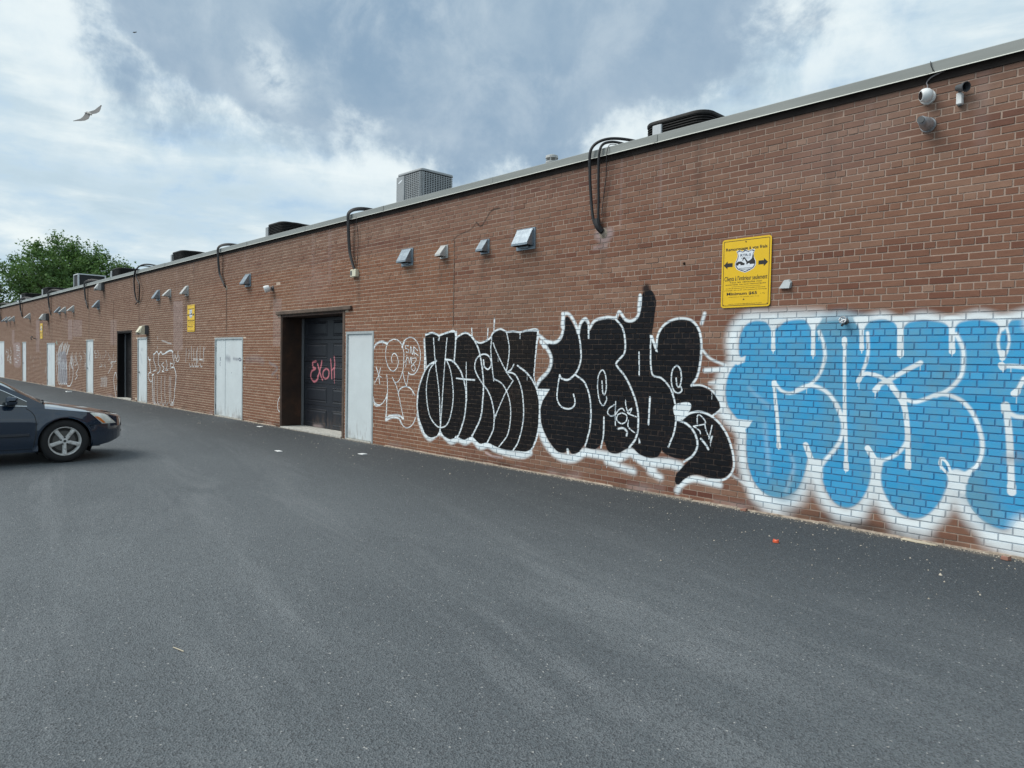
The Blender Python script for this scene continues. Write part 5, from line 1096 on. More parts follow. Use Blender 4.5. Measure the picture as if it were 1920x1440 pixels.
def sign(x, z, label):
    t = thing('towing_sign', label, 'sign', (x, -.012, z), 'yellow towing signs on the wall')
    U = lambda q: -SW / 2 + q * SW; Vv = lambda q: SH / 2 - q * SH
    rr = lambda ins, rad: [(a, b) for a, b in rrect(-SW / 2, SW / 2, -SH / 2, SH / 2, rad, 6, ins)]
    P = rr(0, .035); MB().prism(P[::-1], -.0015, .0015).build('plate', M_yellow, t); fixn(t.children[-1])
    A, B_ = rr(.020, .032), rr(.0262, .032); n = len(A); MB().add([(a, -.0022, b) for a, b in A] + [(a, -.0022, b) for a, b in B_], [(i, (i + 1) % n, (i + 1) % n + n, i + n) for i in range(n)]).build('border', M_signk, t)
    L = MB(); Y = -.0024
    def line(s, c, v, wd, h, bold=.0): vs_, fs_ = text_mesh(s, U(c - wd / 2), U(c + wd / 2), Vv(v + h / 2), Vv(v - h / 2), Y, bold); L.add(vs_, fs_)
    line("Remorquage à vos frais", .5, .155, .84, .06, .022); line("Clients à l'intérieur seulement", .5, .575, .87, .07, .010)
    line("Tous les véhicules non", .5, .632, .66, .026); line("autorisés seront remorqués", .5, .668, .82, .026)
    L.box(U(.22), U(.8), Y, Y + .0003, Vv(.6975), Vv(.6945)); line("Un véhicule remorqué pourra être récupéré en tout temps", .5, .722, .8, .018); line("à l'entrepôt : 24 h sur 24, contre paiement du remorquage", .5, .75, .86, .018)
    line("Minimum $65", .43, .802, .62, .05, .026); line("+ Tx", .85, .812, .1, .016); line("remboursement non applicable, taxes en sus", .47, .848, .62, .014)
    flatpoly(L, [(U(.455), Vv(.895)), (U(.495), Vv(.895)), (U(.475), Vv(.872))], Y); line("www.remorquagesaboulevard.com", .5, .95, .68, .02)
    tag(L.build('lettering', M_signk, t), kind='stuff')
    for sgn, c in ((-1, .135), (1, .845)):
        a = MB(); w2 = .07; pts = [(-w2, 0), (-.01, .045 * 1.0), (-.01, .022), (w2, .022), (w2, -.022), (-.01, -.022), (-.01, -.045)]
        flatpoly(a, [(U(c) - sgn * px * .8 * 1.0 if sgn > 0 else U(c) + px * .8, Vv(.375) + pz) for px, pz in pts], Y); fixn(a.build('arrow', M_signk, t))
    sh = [(-.42, .46), (-.3, .5), (-.15, .44), (0, .5), (.15, .44), (.3, .5), (.42, .46), (.36, .3), (.38, .15), (.47, -.05), (.47, -.2), (.38, -.34), (.2, -.43), (0, -.5), (-.2, -.43), (-.38, -.34), (-.47, -.2), (-.47, -.05), (-.38, .15), (-.36, .3)]
    S = lambda k: [(U(.49) + a * .255 * k, Vv(.335) + b * .245 * k) for a, b in sh]
    flatpoly(MB(), S(1.06), -.0021).build('emblem_halo', M_signw, t); flatpoly(MB(), S(1.0), -.0024).build('emblem_outline', M_signb, t); em = flatpoly(MB(), S(.92), -.0027).build('shield_emblem', M_signw, t)
    E = MB(); Ye = -.0030; vs_, fs_ = text_mesh("RTR-S", U(.385), U(.6), Vv(.267), Vv(.230), Ye, .024); E.add(vs_, fs_); E.box(U(.39), U(.59), Ye, Ye + .0002, Vv(.2815), Vv(.2795))
    vs_, fs_ = text_mesh("REMORQUAGE", U(.4), U(.58), Vv(.302), Vv(.290), Ye); E.add(vs_, fs_); E.build('emblem_lettering', M_signb, em)
    K = MB(); e = lambda px, pz: (U(.49) + px * .255, Vv(.335) + pz * .245)
    flatpoly(K, [e(*q) for q in ((.05, -.16), (.44, -.16), (.44, .02), (.40, .02), (.38, .26), (.33, .26), (.31, .10), (.24, .04), (.05, -.06))], Ye); flatpoly(K, [e(*q) for q in ((-.12, .16), (-.06, .19), (.12, -.02), (.05, -.06), (-.06, .12), (-.12, .02), (-.15, .02))], Ye); flatpoly(K, [e(*q) for q in ((-.42, -.18), (-.05, -.18), (-.02, -.10), (-.12, -.06), (-.2, .0), (-.36, .0), (-.44, -.08))], Ye - .0001)
    K.box(e(-.3, 0)[0], e(.3, 0)[0], Ye, Ye + .0002, e(0, -.33)[1], e(0, -.31)[1]); K.box(e(-.22, 0)[0], e(.22, 0)[0], Ye, Ye + .0002, e(0, -.39)[1], e(0, -.37)[1]); K.build('tow_truck_picture', M_signk, em)
    W_ = MB()
    for px, rad in ((-.28, .07), (.16, .075)): cx, cz = e(px, -.17); flatpoly(W_, [(cx + rad * .2 * math.cos(a), cz + rad * .2 * math.sin(a)) for a in np.linspace(0, 2 * math.pi, 14, endpoint=False)], Ye - .0003)
    W_.build('wheel_picture', M_signw, em)
    for px, v, rad in ((.49, .055, .008), (.06, .955, .004), (.94, .955, .004)): MB().lathe((U(px), -.0015, Vv(v)), (0, -1, 0), [(0, rad), (.003, rad), (.004, rad * .5)], 10).build('bolt', M_bolt, t)
    return t
s0 = sign(-4.04, 2.687, 'large yellow towing sign above the gap between black and blue graffiti')
copy_tree(s0, (-21.44, -.012, 2.707), 'yellow towing sign seen edge on between the lamp and the white double door')
copy_tree(s0, (-42.48, -.012, 2.703), 'small far yellow towing sign left of the scribbled wall')

# ------------------------------------------------------------------ cameras and lamps on the wall
t = thing('turret_camera', 'white ball shaped security camera under the coping at upper right', 'security camera', (-2.245, 0, 4.185))
MB().lathe((0, .003, 0), (0, -1, 0), [(0, .068), (.022, .068), (.028, .062)], 24).build('mount', M_white, t, True)
v = Vector((-.72, -.62, -.1)).normalized(); MB().lathe(Vector((0, -.075, 0)) - v * .062, v, [(.0, .02), (.012, .045), (.035, .06), (.062, .064), (.09, .058), (.105, .046), (.107, .03)], 22).build('ball', M_white, t, True)
MB().lathe(Vector((0, -.075, 0)) + v * .041, v, [(0, .042), (.006, .036), (.006, .01)], 20).build('lens', M_lens, t)
MB().tube(spline([(.0, -.03, .06), (.0, -.025, .10), (-.01, -.02, .135), (.03, -.04, .165), (.10, -.045, .185), (.13, -.02, .2)]), .006, 6).build('cable', M_wire, t, True)
t = thing('bullet_camera', 'small dark hooded camera on a white bracket at upper right', 'security camera', (-1.975, 0, 4.115))
MB().bbox(-.024, .026, -.055, .003, -.075, .035, .008).build('bracket', M_white, t); MB().lathe((0, -.03, -.075), (0, 0, -1), [(0, .018), (.012, .014)], 10).build('cable_gland', M_dgrey, t)
v = Vector((.80, -.50, -.22)).normalized(); MB().lathe(Vector((-.02, -.055, .075)), v, [(0, .02), (.01, .03), (.05, .033), (.11, .046), (.111, .040), (.07, .034)], 18, caps=False).build('hood', M_dgrey, t, True); MB().lathe(Vector((-.02, -.055, .075)), v, [(.0, .02), (.062, .031), (.064, .01)], 16).build('lens', M_lens, t)
MB().tube([(0, -.03, .03), (0, -.045, .07)], .014, 8).build('neck', M_dgrey, t)
t = thing('jar_lamp', 'weathered aluminium wall lamp without globe below the ball shaped camera', 'wall lamp', (-2.235, 0, 3.925))
MB().lathe((0, .004, 0), (0, -1, 0), [(0, .068), (.012, .071), (.02, .066)], 26).build('wall_plate', M_silver, t, True); MB().lathe((0, 0, 0), (0, -1, 0), [(.02, .06), (.07, .059), (.09, .054), (.125, .049), (.135, .042), (.155, .038)], 24).build('body', M_silver, t, True)
rg = MB()
for k in range(4): rg.lathe((0, -.155 - k * .013, 0), (0, -1, 0), [(0, .035), (.004, .038), (.009, .035)], 20)
rg.build('threaded_ring', M_silver, t, True); MB().lathe((0, -.15, 0), (0, -1, 0), [(0, .031), (.068, .031)], 18).build('socket', M_dgrey, t)
t = thing('hose_tap', 'small corroded hose tap poking through the top of the blue graffiti', 'tap', (-2.93, 0, 2.105))
MB().lathe((0, .004, 0), (0, -1, 0), [(0, .035), (.01, .034), (.015, .018), (.06, .016)], 14).build('body', M_dgrey, t, True); hw = MB(); v = Vector((0, -1, .25)).normalized(); c0 = Vector((0, -.075, .012))
for k in range(8):
    a0, a1 = k * math.pi / 4, (k + 1) * math.pi / 4; pa_ = [c0 + Vector((math.cos(a) * .034, math.sin(a) * .008, math.sin(a) * .034)) for a in (a0, a1)]; hw.tube(pa_, .007, 6); hw.tube([c0, pa_[0]], .004, 5)
hw.build('hand_wheel', M_silver, t); MB().tube([(0, -.04, 0), (-.005, -.05, -.03), (-.01, -.065, -.045)], .013, 8).build('spout', M_dgrey, t, True)
t = thing('bent_metal_flap', 'dented grey metal cover on the brick right of the large yellow sign', 'metal cover', (-3.56, 0, 2.525))
MB().loft([[(-.065, -.004, -.04), (.05, -.004, -.045), (.06, -.004, .02), (.03, -.004, .05), (-.03, -.004, .045)], [(-.075, -.035, -.045), (.045, -.045, -.05), (.05, -.03, .01), (.025, -.02, .04), (-.03, -.018, .035)]]).build('cover', M_frame, t)
t = thing('anchor_stub', 'small rusty anchor left in the brick above the black graffiti', 'anchor', (-4.855, 0, 2.86)); MB().lathe((0, .004, 0), (0, -1, 0), [(0, .018), (.012, .016), (.03, .008)], 10).build('stub', M_rust, t)
t = thing('flood_lamp', 'small white round floodlight above the garage door', 'wall lamp', (-16.1, 0, 3.24)); MB().lathe((0, .003, 0), (0, -1, 0), [(0, .06), (.02, .06), (.025, .03), (.09, .028)], 14).build('mount', M_dgrey, t); v = Vector((-.35, -.85, -.35)).normalized(); MB().lathe(Vector((0, -.1, 0)) - v * .04, v, [(0, .035), (.03, .075), (.11, .085), (.15, .08), (.152, .03)], 18).build('head', M_white, t, True)
def boxlamp(x, z, k, m1, m2, label):
    t = thing('wall_pack_lamp', label, 'wall lamp', (x, 0, z), 'box lamps on the wall'); MB().bbox(-.15 * k, .15 * k, -.12 * k, .003, -.15 * k, .15 * k, .01).build('housing', m1, t)
    h = MB(); h.loft([[(-.14 * k, -.121 * k, -.15 * k), (.14 * k, -.121 * k, -.15 * k), (.14 * k, -.121 * k, .14 * k), (-.14 * k, -.121 * k, .14 * k)], [(-.14 * k, -.26 * k, -.13 * k), (.14 * k, -.26 * k, -.13 * k), (.14 * k, -.2 * k, .12 * k), (-.14 * k, -.2 * k, .12 * k)], [(-.11 * k, -.33 * k, -.08 * k), (.11 * k, -.33 * k, -.08 * k), (.11 * k, -.26 * k, .02 * k), (-.11 * k, -.26 * k, .02 * k)]]); fixn(h.build('lens_cover', m2, t)); MB().box(-.10 * k, .10 * k, -.335 * k, -.25 * k, -.16 * k, -.132 * k).build('visor', M_dgrey, t)
boxlamp(-25.5, 2.44, 1.0, M_dgrey, M_cream, 'cream and grey box lamp above the single white door'); boxlamp(-30.9, 4.2, .95, M_dgrey, M_plastic, 'dark box floodlight right under the coping near the cable bundle'); boxlamp(-40.9, 3.36, 1.15, M_dgrey, M_plastic, 'dark box floodlight left of the far double door cable bundle')
t = thing('bracket_arm', 'small dark bracket with a loop on the far wall below the yellow sign', 'bracket', (-43.8, 0, 2.33)); MB().tube(spline([(0, .01, 0), (0, -.12, .03), (.03, -.2, .12), (.06, -.24, .03), (.03, -.2, -.06)]), .02, 6).build('arm', M_dgrey, t)
# ------------------------------------------------------------------ dark blue sedan, nose towards the wall (local: nose at y=0, +y forward)
M_paint, t, b, pos = mat("navy_car_paint", rough=.24, metal=.0, spec=.5, coat=1.0); n = t.noise(pos, 900, 2, .5)
t.l.new(t.mix(n, (.006, .017, .037), (.012, .028, .056)), b.inputs['Base Color']); b.inputs['Metallic'].default_value = .15
dirt = t.noise(pos, 5, 6, .65); t.l.new(t.mr(dirt, .35, .75, .09, .24), b.inputs['Roughness'])
M_glass = simple("tinted_car_glass", (.022, .030, .032), .05, spec=.8, coat=.5); M_chrome = simple("bright_trim", (.72, .74, .76), .16, 1.0); M_tyre = simple("tyre_rubber", (.014, .014, .015), .8, var=.2, bump=.2, bscale=30)
M_rim, t, b, pos = mat("worn_alloy", rough=.4, metal=.1); t.l.new(t.ramp(t.noise(pos, 22, 6, .7), [(.30, (.24, .21, .18)), (.46, (.62, .61, .59)), (.7, (.78, .78, .77))]), b.inputs['Base Color'])
M_rimdark = simple("wheel_barrel", (.035, .033, .032), .6, .3); M_disc = simple("brake_disc", (.12, .115, .11), .5, .6); M_trim = simple("black_car_trim", (.012, .012, .013), .55); M_lamp = simple("hazed_headlamp_lens", (.86, .89, .80), .18, spec=.6, coat=.6, var=.18, vscale=12); M_amber = simple("amber_reflector", (.75, .22, .04), .25, coat=.5); M_red = simple("red_tail_lens", (.30, .01, .012), .2, coat=.5); M_mold = simple("side_molding_paint", (.030, .034, .042), .5)
ip = lambda y, tab: float(np.interp(-y, [q[0] for q in tab], [q[1] for q in tab]))
WS = [(.06, .14), (.08, .24), (.11, .345), (.155, .45), (.215, .555), (.285, .64), (.38, .725), (.51, .795), (.7, .842), (.95, .866), (1.4, .872), (3.6, .868), (4.2, .83), (4.55, .76), (4.7, .69), (4.78, .6), (4.82, .5)]
ZB = [(0, .53), (.06, .575), (.12, .61), (.25, .655), (.4, .695), (.67, .742), (1.0, .785), (1.35, .825), (2, .865), (3, .90), (4, .945), (4.5, .965), (4.7, .95), (4.82, .86)]
ZC = [(0, .57), (.06, .625), (.12, .66), (.25, .70), (.4, .737), (.67, .79), (1.0, .848), (1.25, .888), (1.36, .885), (1.5, .85), (3.8, .93), (4.05, .985), (4.5, 1.0), (4.72, .985), (4.82, .9)]
SILL = [(0, .375), (.05, .345), (.12, .32), (.2, .298), (.35, .255), (.5, .23), (.66, .214), (1.3, .185), (3.3, .185), (4.2, .22), (4.6, .25), (4.82, .32)]
AX = (-.99, -3.73); AR, AZ = .348, .322
def side(y, z):
    zb, zl = ip(y, ZB), .22; q = min(1, max(0, (zb - z) / (zb - zl))); fl = ip(y, [(0, .03), (.3, .03), (1, .045), (4, .045), (4.8, .02)])
    x = ip(y, WS) + fl * float(np.interp(q, [0, .12, .3, .55, .8, 1], [0, .55, 1, .95, .7, .15]))
    for a in AX: d = math.hypot(y - a, z - AZ); x += .014 * math.exp(-((d - AR - .02) / .05) ** 2)
    return x
ys = set(np.round(np.concatenate([np.linspace(-.06, -.3, 16), np.linspace(-.3, -4.6, 110), np.linspace(-4.6, -4.82, 12)]), 4))
for a in AX: ys |= {a + AR, a - AR, a + AR + .004, a - AR - .004} | {a + AR * math.sin(q) for q in np.linspace(-1.5, 1.5, 25)}
ys = sorted(ys, reverse=True); rings = []
for y in ys:
    zl = ip(y, SILL)
    for a in AX:
        if abs(y - a) <= AR: zl = max(zl, AZ + math.sqrt(max(0, AR * AR - (y - a) ** 2)))
    zb, zc, ws = ip(y, ZB), ip(y, ZC), ip(y, WS); K = 14; half = [(side(y, zl + (zb - zl) * k / K), zl + (zb - zl) * k / K) for k in range(K + 1)]
    for k in range(1, 9): s_ = 1 - k / 8; half.append((ws * s_, zb + (zc - zb) * (1 - s_ ** 2.6)))
    rings.append([(x, y, z) for x, z in half] + [(-x, y, z) for x, z in half[-2::-1]])
car = thing('parked_car', 'dark navy sedan with five spoke alloy wheels, front half visible at left', 'car', (-13.1, -4.02, 0))
body = MB().loft(rings, caps=False, closed=False); nr = len(rings[0]); body.f += [tuple(range(nr)), tuple(range(len(rings) * nr - 1, (len(rings) - 1) * nr - 1, -1))]
body = fixn(body.build('body', M_paint, car, True))
MB().box(-.76, .76, -4.5, -.5, .21, .34).build('underbody', M_trim, car)
for a in AX:
    wl_ = MB(); n_ = 14
    for sx in (-1, 1):
        arc = [(a + (AR + .03) * math.cos(q), AZ + (AR + .03) * math.sin(q)) for q in np.linspace(-.5, math.pi + .5, n_)]
        wl_.add([(sx * .862, y, z) for y, z in arc] + [(sx * .55, y, z) for y, z in arc], [(i, i + 1, i + 1 + n_, i + n_) for i in range(n_ - 1)] + [tuple(range(n_, 2 * n_))])
    wl_.build('wheel_well', M_black, car)
# cabin
TOP = [(1.24, .868), (1.72, 1.145), (2.0, 1.285), (2.2, 1.365), (2.45, 1.415), (2.75, 1.432), (3.05, 1.42), (3.35, 1.37), (3.7, 1.215), (4.05, .972)]
def cs(y, z): zb = ip(y, ZB); q = (z - zb) / (1.40 - zb); return ip(y, WS) - .012 - .255 * q + .03 * 4 * q * (1 - q) * .5
st = [y for y in np.linspace(-1.24, -4.05, 60)]
def cabin(ya, yb, m_, name, parent=car, lift=0.0, inset=0.0):
    mb = MB(); rr_ = []
    for y in [q for q in st if yb <= q <= ya]:
        z = ip(y, TOP); hx_ = cs(y, z) - inset; crown = .012 + .03 * min(1, max(0, (z - 1.0) / .35)); bow = .10 if z < 1.39 else .03
        rr_.append([(hx_ * s_, y + (bow if y > -2.6 else -bow) * (1 - s_ * s_), z + crown * (1 - s_ ** 2) + lift) for s_ in np.linspace(-1, 1, 13)])
    return fixn(mb.loft(rr_, caps=False, closed=False).build(name, m_, parent, True))
cabin(-2.17, -3.32, M_paint, 'roof'); cabin(-1.24, -2.2, M_glass, 'windshield'); cabin(-3.28, -4.05, M_glass, 'rear_window')
for sx in (1, -1):
    sp = MB(); rr_ = []
    for y in st:
        z0, z1 = ip(y, ZB) - .005, ip(y, TOP); rr_.append([(sx * cs(y, z0 + (z1 - z0) * k / 6), y, z0 + (z1 - z0) * k / 6) for k in range(7)])
    fixn(sp.loft(rr_, caps=False, closed=False).build('cabin_side', M_paint, car, True))
    for ya, yb in ((-1.46, -2.52), (-2.60, -3.80)):
        rr_ = []; edge_t = []; edge_b = []
        for y in np.linspace(ya, yb, 26):
            z0 = ip(y, ZB) + .022; z1 = max(ip(y, TOP) - .075 - (.05 if y < -3.3 else 0), z0 + .002); rr_.append([(sx * (cs(y, z0 + (z1 - z0) * k / 4) + .004), y, z0 + (z1 - z0) * k / 4) for k in range(5)]); edge_t.append((sx * (cs(y, z1) + .005), y, z1)); edge_b.append((sx * (cs(y, z0) + .006), y, z0))
        wn = fixn(MB().loft(rr_, caps=False, closed=False).build('side_window', M_glass, car, True)); MB().tube(edge_t, .007, 6).tube(edge_b, .009, 6).build('window_trim', M_chrome, wn, True)
    # lamps, mirror, mouldings, seams
    def patch(c4, nx, nz, off):
        P = [[None] * (nx + 1) for _ in range(nz + 1)]
        for j in range(nz + 1):
            for i in range(nx + 1):
                a, b_ = i / nx, j / nz; y = (1 - b_) * ((1 - a) * c4[0][0] + a * c4[1][0]) + b_ * ((1 - a) * c4[3][0] + a * c4[2][0]); z = (1 - b_) * ((1 - a) * c4[0][1] + a * c4[1][1]) + b_ * ((1 - a) * c4[3][1] + a * c4[2][1])
                bul = off * (1 - (2 * a - 1) ** 4) * (1 - (2 * b_ - 1) ** 4) + .003; zb = ip(y, ZB); ws = ip(y, WS)
                if z <= zb: x, z_ = side(y, z), z
                else: q = (z - zb) / max(.02, ip(y, ZC) - zb); x, z_ = ws * (max(0, 1 - min(q, .95)) ** (1 / 2.6)), z
                P[j][i] = (sx * (x + bul), y + bul * .6, z_ + bul * .2)
        return fixn(MB().loft(P, caps=False, closed=False).build('headlight' if off > .008 else 'amber_reflector', M_lamp if off > .008 else M_amber, car, True))
    hl = patch([(-.675, .750), (-.43, .704), (-.245, .545), (-.485, .556)], 14, 8, .014); am = patch([(-.605, .672), (-.535, .672), (-.435, .566), (-.478, .566)], 4, 4, .006); am.parent = hl
    for v_ in am.data.vertices: v_.co.x += sx * .012; v_.co.y += .006
    mr_ = MB().loft([[(sx * x, y, z) for y, z in rrect(-1.735 + i, -1.59 - i, .88 + i, 1.005 - i, .035, 4)] for x, i in ((.90, .03), (.93, .006), (.99, .0), (1.05, .008), (1.075, .035))]); mirr = fixn(mr_.build('side_mirror', M_paint, car, True)); MB().box(min(sx * .82, sx * .93), max(sx * .82, sx * .93), -1.68, -1.60, .87, .92).build('mirror_arm', M_trim, mirr)
    ml = MB(); rr_ = []
    for y in np.linspace(-1.44, -3.3, 30): x0 = side(y, .44); rr_.append([(sx * (x0 + .001), y, .465), (sx * (x0 + .014), y, .458), (sx * (x0 + .014), y, .428), (sx * (x0 + .001), y, .418)])
    fixn(ml.loft(rr_).build('side_molding', M_mold, car))
    sm = MB()
    def seam(pts, wd=.006):
        P = spline(pts, 8); vs_ = []
        for k, (y, z) in enumerate(P):
            ty, tz = np.array(P[min(k + 1, len(P) - 1)]) - np.array(P[max(k - 1, 0)]); L = math.hypot(ty, tz) or 1; ny, nz = -tz / L * wd / 2, ty / L * wd / 2
            for q in (-1, 1): yy, zz = y + q * ny, z + q * nz; vs_.append((sx * (side(yy, min(zz, ip(yy, ZB) - .002)) + .0016), yy, zz))
        sm.add(vs_, [(2 * k, 2 * k + 1, 2 * k + 3, 2 * k + 2) for k in range(len(P) - 1)])
    seam([(-1.475, .826), (-1.40, .76), (-1.362, .66), (-1.358, .50), (-1.385, .28), (-1.41, .215)], .009); seam([(-2.56, .87), (-2.56, .5), (-2.54, .215)], .008); seam([(-3.45, .9), (-3.4, .7), (-3.30, .45), (-3.25, .215)], .008); seam([(-1.41, .235), (-2.4, .232), (-3.25, .235)], .006); seam([(-.46, .553), (-.57, .546), (-.66, .545)], .006)
    fixn(sm.build('panel_seams', M_trim, car))
    fh = fixn(MB().loft([[(sx * (side(-1.27, .25) + .002 + o), -1.40 + .1 * k * 0, z) for o, z in ((.0, .19), (.006, .2), (.006, .27), (0, .285))] if k == 0 else [(sx * (side(-1.345, .25) + .002 + o), -1.335, z) for o, z in ((.0, .19), (.010, .2), (.006, .27), (0, .285))] for k in (0, 1)]).build('mud_guard', M_paint, car))
    for y in (-2.35, -3.2): MB().tube([(sx * (side(y, .76) + .0), y + .11, .76), (sx * (side(y, .76) + .03), y + .08, .762), (sx * (side(y, .76) + .03), y - .08, .765), (sx * side(y, .76), y - .11, .765)], .013, 8).build('door_handle', M_paint, car, True)
    MB().box(min(sx * .45, sx * .74), max(sx * .45, sx * .74), -4.80, -4.70, .78, .93).build('tail_light', M_red, car)
    # wheels
    for a in AX:
        wh = thing('wheel', None, None); wh.parent = car; wh.location = (sx * .79, a, .322)
        MB().lathe((0, 0, 0), (sx, 0, 0), [(-.10, .21), (-.105, .25), (-.10, .29), (-.07, .318), (0, .322), (.07, .318), (.093, .30), (.102, .27), (.10, .235), (.088, .212)], 48, caps=False).build('tyre', M_tyre, wh, True)
        MB().lathe((0, 0, 0), (sx, 0, 0), [(-.1, .20), (.02, .185), (.03, .10), (.03, .01)], 36).build('barrel', M_rimdark, wh, True)
        MB().lathe((0, 0, 0), (sx, 0, 0), [(.035, .15), (.037, .06), (.037, .02)], 30).build('brake_disc', M_disc, wh)
        rm = MB(); rm.lathe((0, 0, 0), (sx, 0, 0), [(.02, .189), (.075, .196), (.092, .206), (.094, .213), (.088, .217), (.07, .214)], 48, caps=False); rm.lathe((0, 0, 0), (sx, 0, 0), [(.03, .062), (.072, .058), (.080, .045), (.082, .01)], 24)
        for k in range(5):
            q = -math.pi / 2 + k * 2 * math.pi / 5; er = (math.cos(q), math.sin(q)); et = (-er[1], er[0])
            rm.loft([[(sx * (xo - (0.012 if abs(s_) > .9 else 0)), er[0] * rad + et[0] * s_ * hw_, er[1] * rad + et[1] * s_ * hw_) for xo, s_ in ((.045, -1), (xf, -1), (xf + .004, -.5), (xf + .004, .5), (xf, 1), (.045, 1))] for rad, hw_, xf in ((.035, .030, .078), (.09, .026, .080), (.15, .027, .084), (.196, .031, .086))])
        fixn(rm.build('rim', M_rim, wh, True))
        ln = MB()
        for k in range(5): q = math.pi / 2 + k * 2 * math.pi / 5; ln.lathe((sx * .05, math.cos(q) * .052, math.sin(q) * .052), (sx, 0, 0), [(0, .011), (.034, .011), (.038, .006)], 8)
        ln.lathe((sx * .08, 0, 0), (sx, 0, 0), [(0, .02), (.004, .018)], 16); ln.build('lug_nuts', M_rimdark, wh)
def nose_strip(x1, z0, z1, off, name, m_):
    rr_ = []
    for x in np.linspace(-x1, x1, 21):
        row_ = []
        for z in np.linspace(z0, z1, 4):
            yt = np.linspace(-.06, -.6, 61); xt = np.array([side(q, z) for q in yt]); row_.append((x, float(np.interp(abs(x), xt, yt)) + off, z))
        rr_.append(row_)
    return fixn(MB().loft(rr_, caps=False, closed=False).build(name, m_, car))
nose_strip(.42, .475, .525, .004, 'grille', M_trim); nose_strip(.40, .385, .405, .004, 'lower_intake', M_trim); MB().box(-.12, .12, -.055, -.046, .41, .47).build('licence_plate', M_white, car)
ck = MB(); ck.loft([[(x, -1.20 - .05 * (abs(x) / .75) ** 2 * 2, .893 - .03 * abs(x)) for x in np.linspace(-.76, .76, 13)], [(x, -1.30 - .05 * (abs(x) / .75) ** 2 * 2, .912 - .03 * abs(x)) for x in np.linspace(-.76, .76, 13)]], caps=False, closed=False); ck.build('cowl', M_trim, car)
wp = MB()
for x in (-.1, .55): wp.tube([(x, -1.22, .915), (x - .1, -1.235, .93), (x - .52, -1.28, .955)], .010, 6); wp.lathe((x, -1.22, .885), (0, 0, 1), [(0, .022), (.04, .018)], 10)
wp.tube([(.72, -1.24, .89), (.6, -1.235, .90), (.3, -1.22, .905)], .016, 6); wp.build('wipers', M_trim, car)

# ------------------------------------------------------------------ trees behind the far end of the roof
M_bark = simple("bark", (.07, .055, .042), .95, var=.4, vscale=5)
def leafmat(name, a, b_):
    m, t, b, pos = mat(name, rough=.62, spec=.35); at_ = t.new('ShaderNodeAttribute', attribute_type='GEOMETRY', attribute_name='tone').outputs['Fac']; c = t.mix(at_, a, b_); t.l.new(c, b.inputs['Base Color'])
    tr = t.new('ShaderNodeBsdfTranslucent'); t.l.new(t.mix(.5, c, (.10, .16, .02)), tr.inputs[0]); mx = t.new('ShaderNodeMixShader'); mx.inputs[0].default_value = .28; t.l.new(b.outputs[0], mx.inputs[1]); t.l.new(tr.outputs[0], mx.inputs[2]); t.l.new(mx.outputs[0], t.n['Material Output'].inputs[0]); return m
M_leaf = leafmat("maple_leaf", (.050, .112, .036), (.17, .30, .09)); M_leaf2 = leafmat("dark_leaf", (.016, .038, .016), (.045, .09, .03))
def tree(x, y, h, rad, zc, rz, nclump, nleaf, lm, label, seed, leaf=.2):
    g = np.random.default_rng(seed); t = thing('deciduous_tree', label, 'tree', (x, y, 0), None); tr = MB(); tr.tube([(0, 0, 0), (.1, .05, zc * .4), (-.05, .1, zc * .75), (.1, 0, zc + rz * .3)], [.42, .33, .26, .12], 10)
    V = []; F = []; T = []; cl = []
    for i in range(nclump):
        d = g.normal(size=3); d /= np.linalg.norm(d); q = g.random() ** .33; c = np.array([d[0] * rad * q, d[1] * rad * q, zc + d[2] * rz * q * (1 if d[2] > 0 else .8)])
        lump = 1 + .16 * math.sin(3.1 * math.atan2(d[1], d[0]) + seed) + .12 * math.sin(5 * d[2] + 2 * d[0]); c[:2] *= lump; c[2] = zc + (c[2] - zc) * lump; cl.append(c)
    for i in range(0, nclump, 6):
        c = cl[i]; b0 = np.array([0, 0, zc * .55 + g.random() * rz * .6]); md = (b0 + c) / 2 + np.array([0, 0, -.2]); tr.tube([tuple(b0), tuple(md), tuple(c)], [.09, .055, .02], 5, False)
    tr.build('trunk', M_bark, t, True)
    for c in cl:
        sz = g.uniform(.30, .75); tn = np.clip(g.normal(.45, .22), 0, 1); dirn = c - np.array([0, 0, zc * .8]); dirn /= np.linalg.norm(dirn) + 1e-6
        for k in range(nleaf):
            p = c + g.normal(size=3) * sz * .42 + dirn * g.uniform(-.3, 1.3) * sz; n = g.normal(size=3) + np.array([0, 0, .9]); n /= np.linalg.norm(n); a = np.cross(n, g.normal(size=3)); a /= np.linalg.norm(a) + 1e-6; b_ = np.cross(n, a); s_ = leaf * g.uniform(.6, 1.25); o = len(V)
            V += [tuple(p - a * s_), tuple(p - b_ * s_ * .55 + n * .03), tuple(p + a * s_), tuple(p + b_ * s_ * .55 + n * .03)]; F.append((o, o + 1, o + 2, o + 3)); T += [float(np.clip(tn + g.normal(0, .12), 0, 1))] * 4
    me = bpy.data.meshes.new('crown'); me.from_pydata(V, [], F); me.update(); me.materials.append(lm); at_ = me.attributes.new('tone', 'FLOAT', 'POINT'); at_.data.foreach_set('value', np.array(T, np.float32)); link('crown', me, t); return t
tree(-78.4, 8.4, 13, 4.6, 8.0, 4.0, 760, 44, M_leaf, 'large broad leafy green tree rising behind the far end of the roof', 5, .14)
tree(-97, 4.5, 10, 3.6, 6.4, 3.2, 150, 30, M_leaf2, 'darker smaller tree at the left frame edge behind the big tree', 9, .17); tree(-86, 1.8, 9, 2.8, 5.0, 2.6, 110, 30, M_leaf2, 'low dark bushy tree below the big crown at far left', 12, .17)

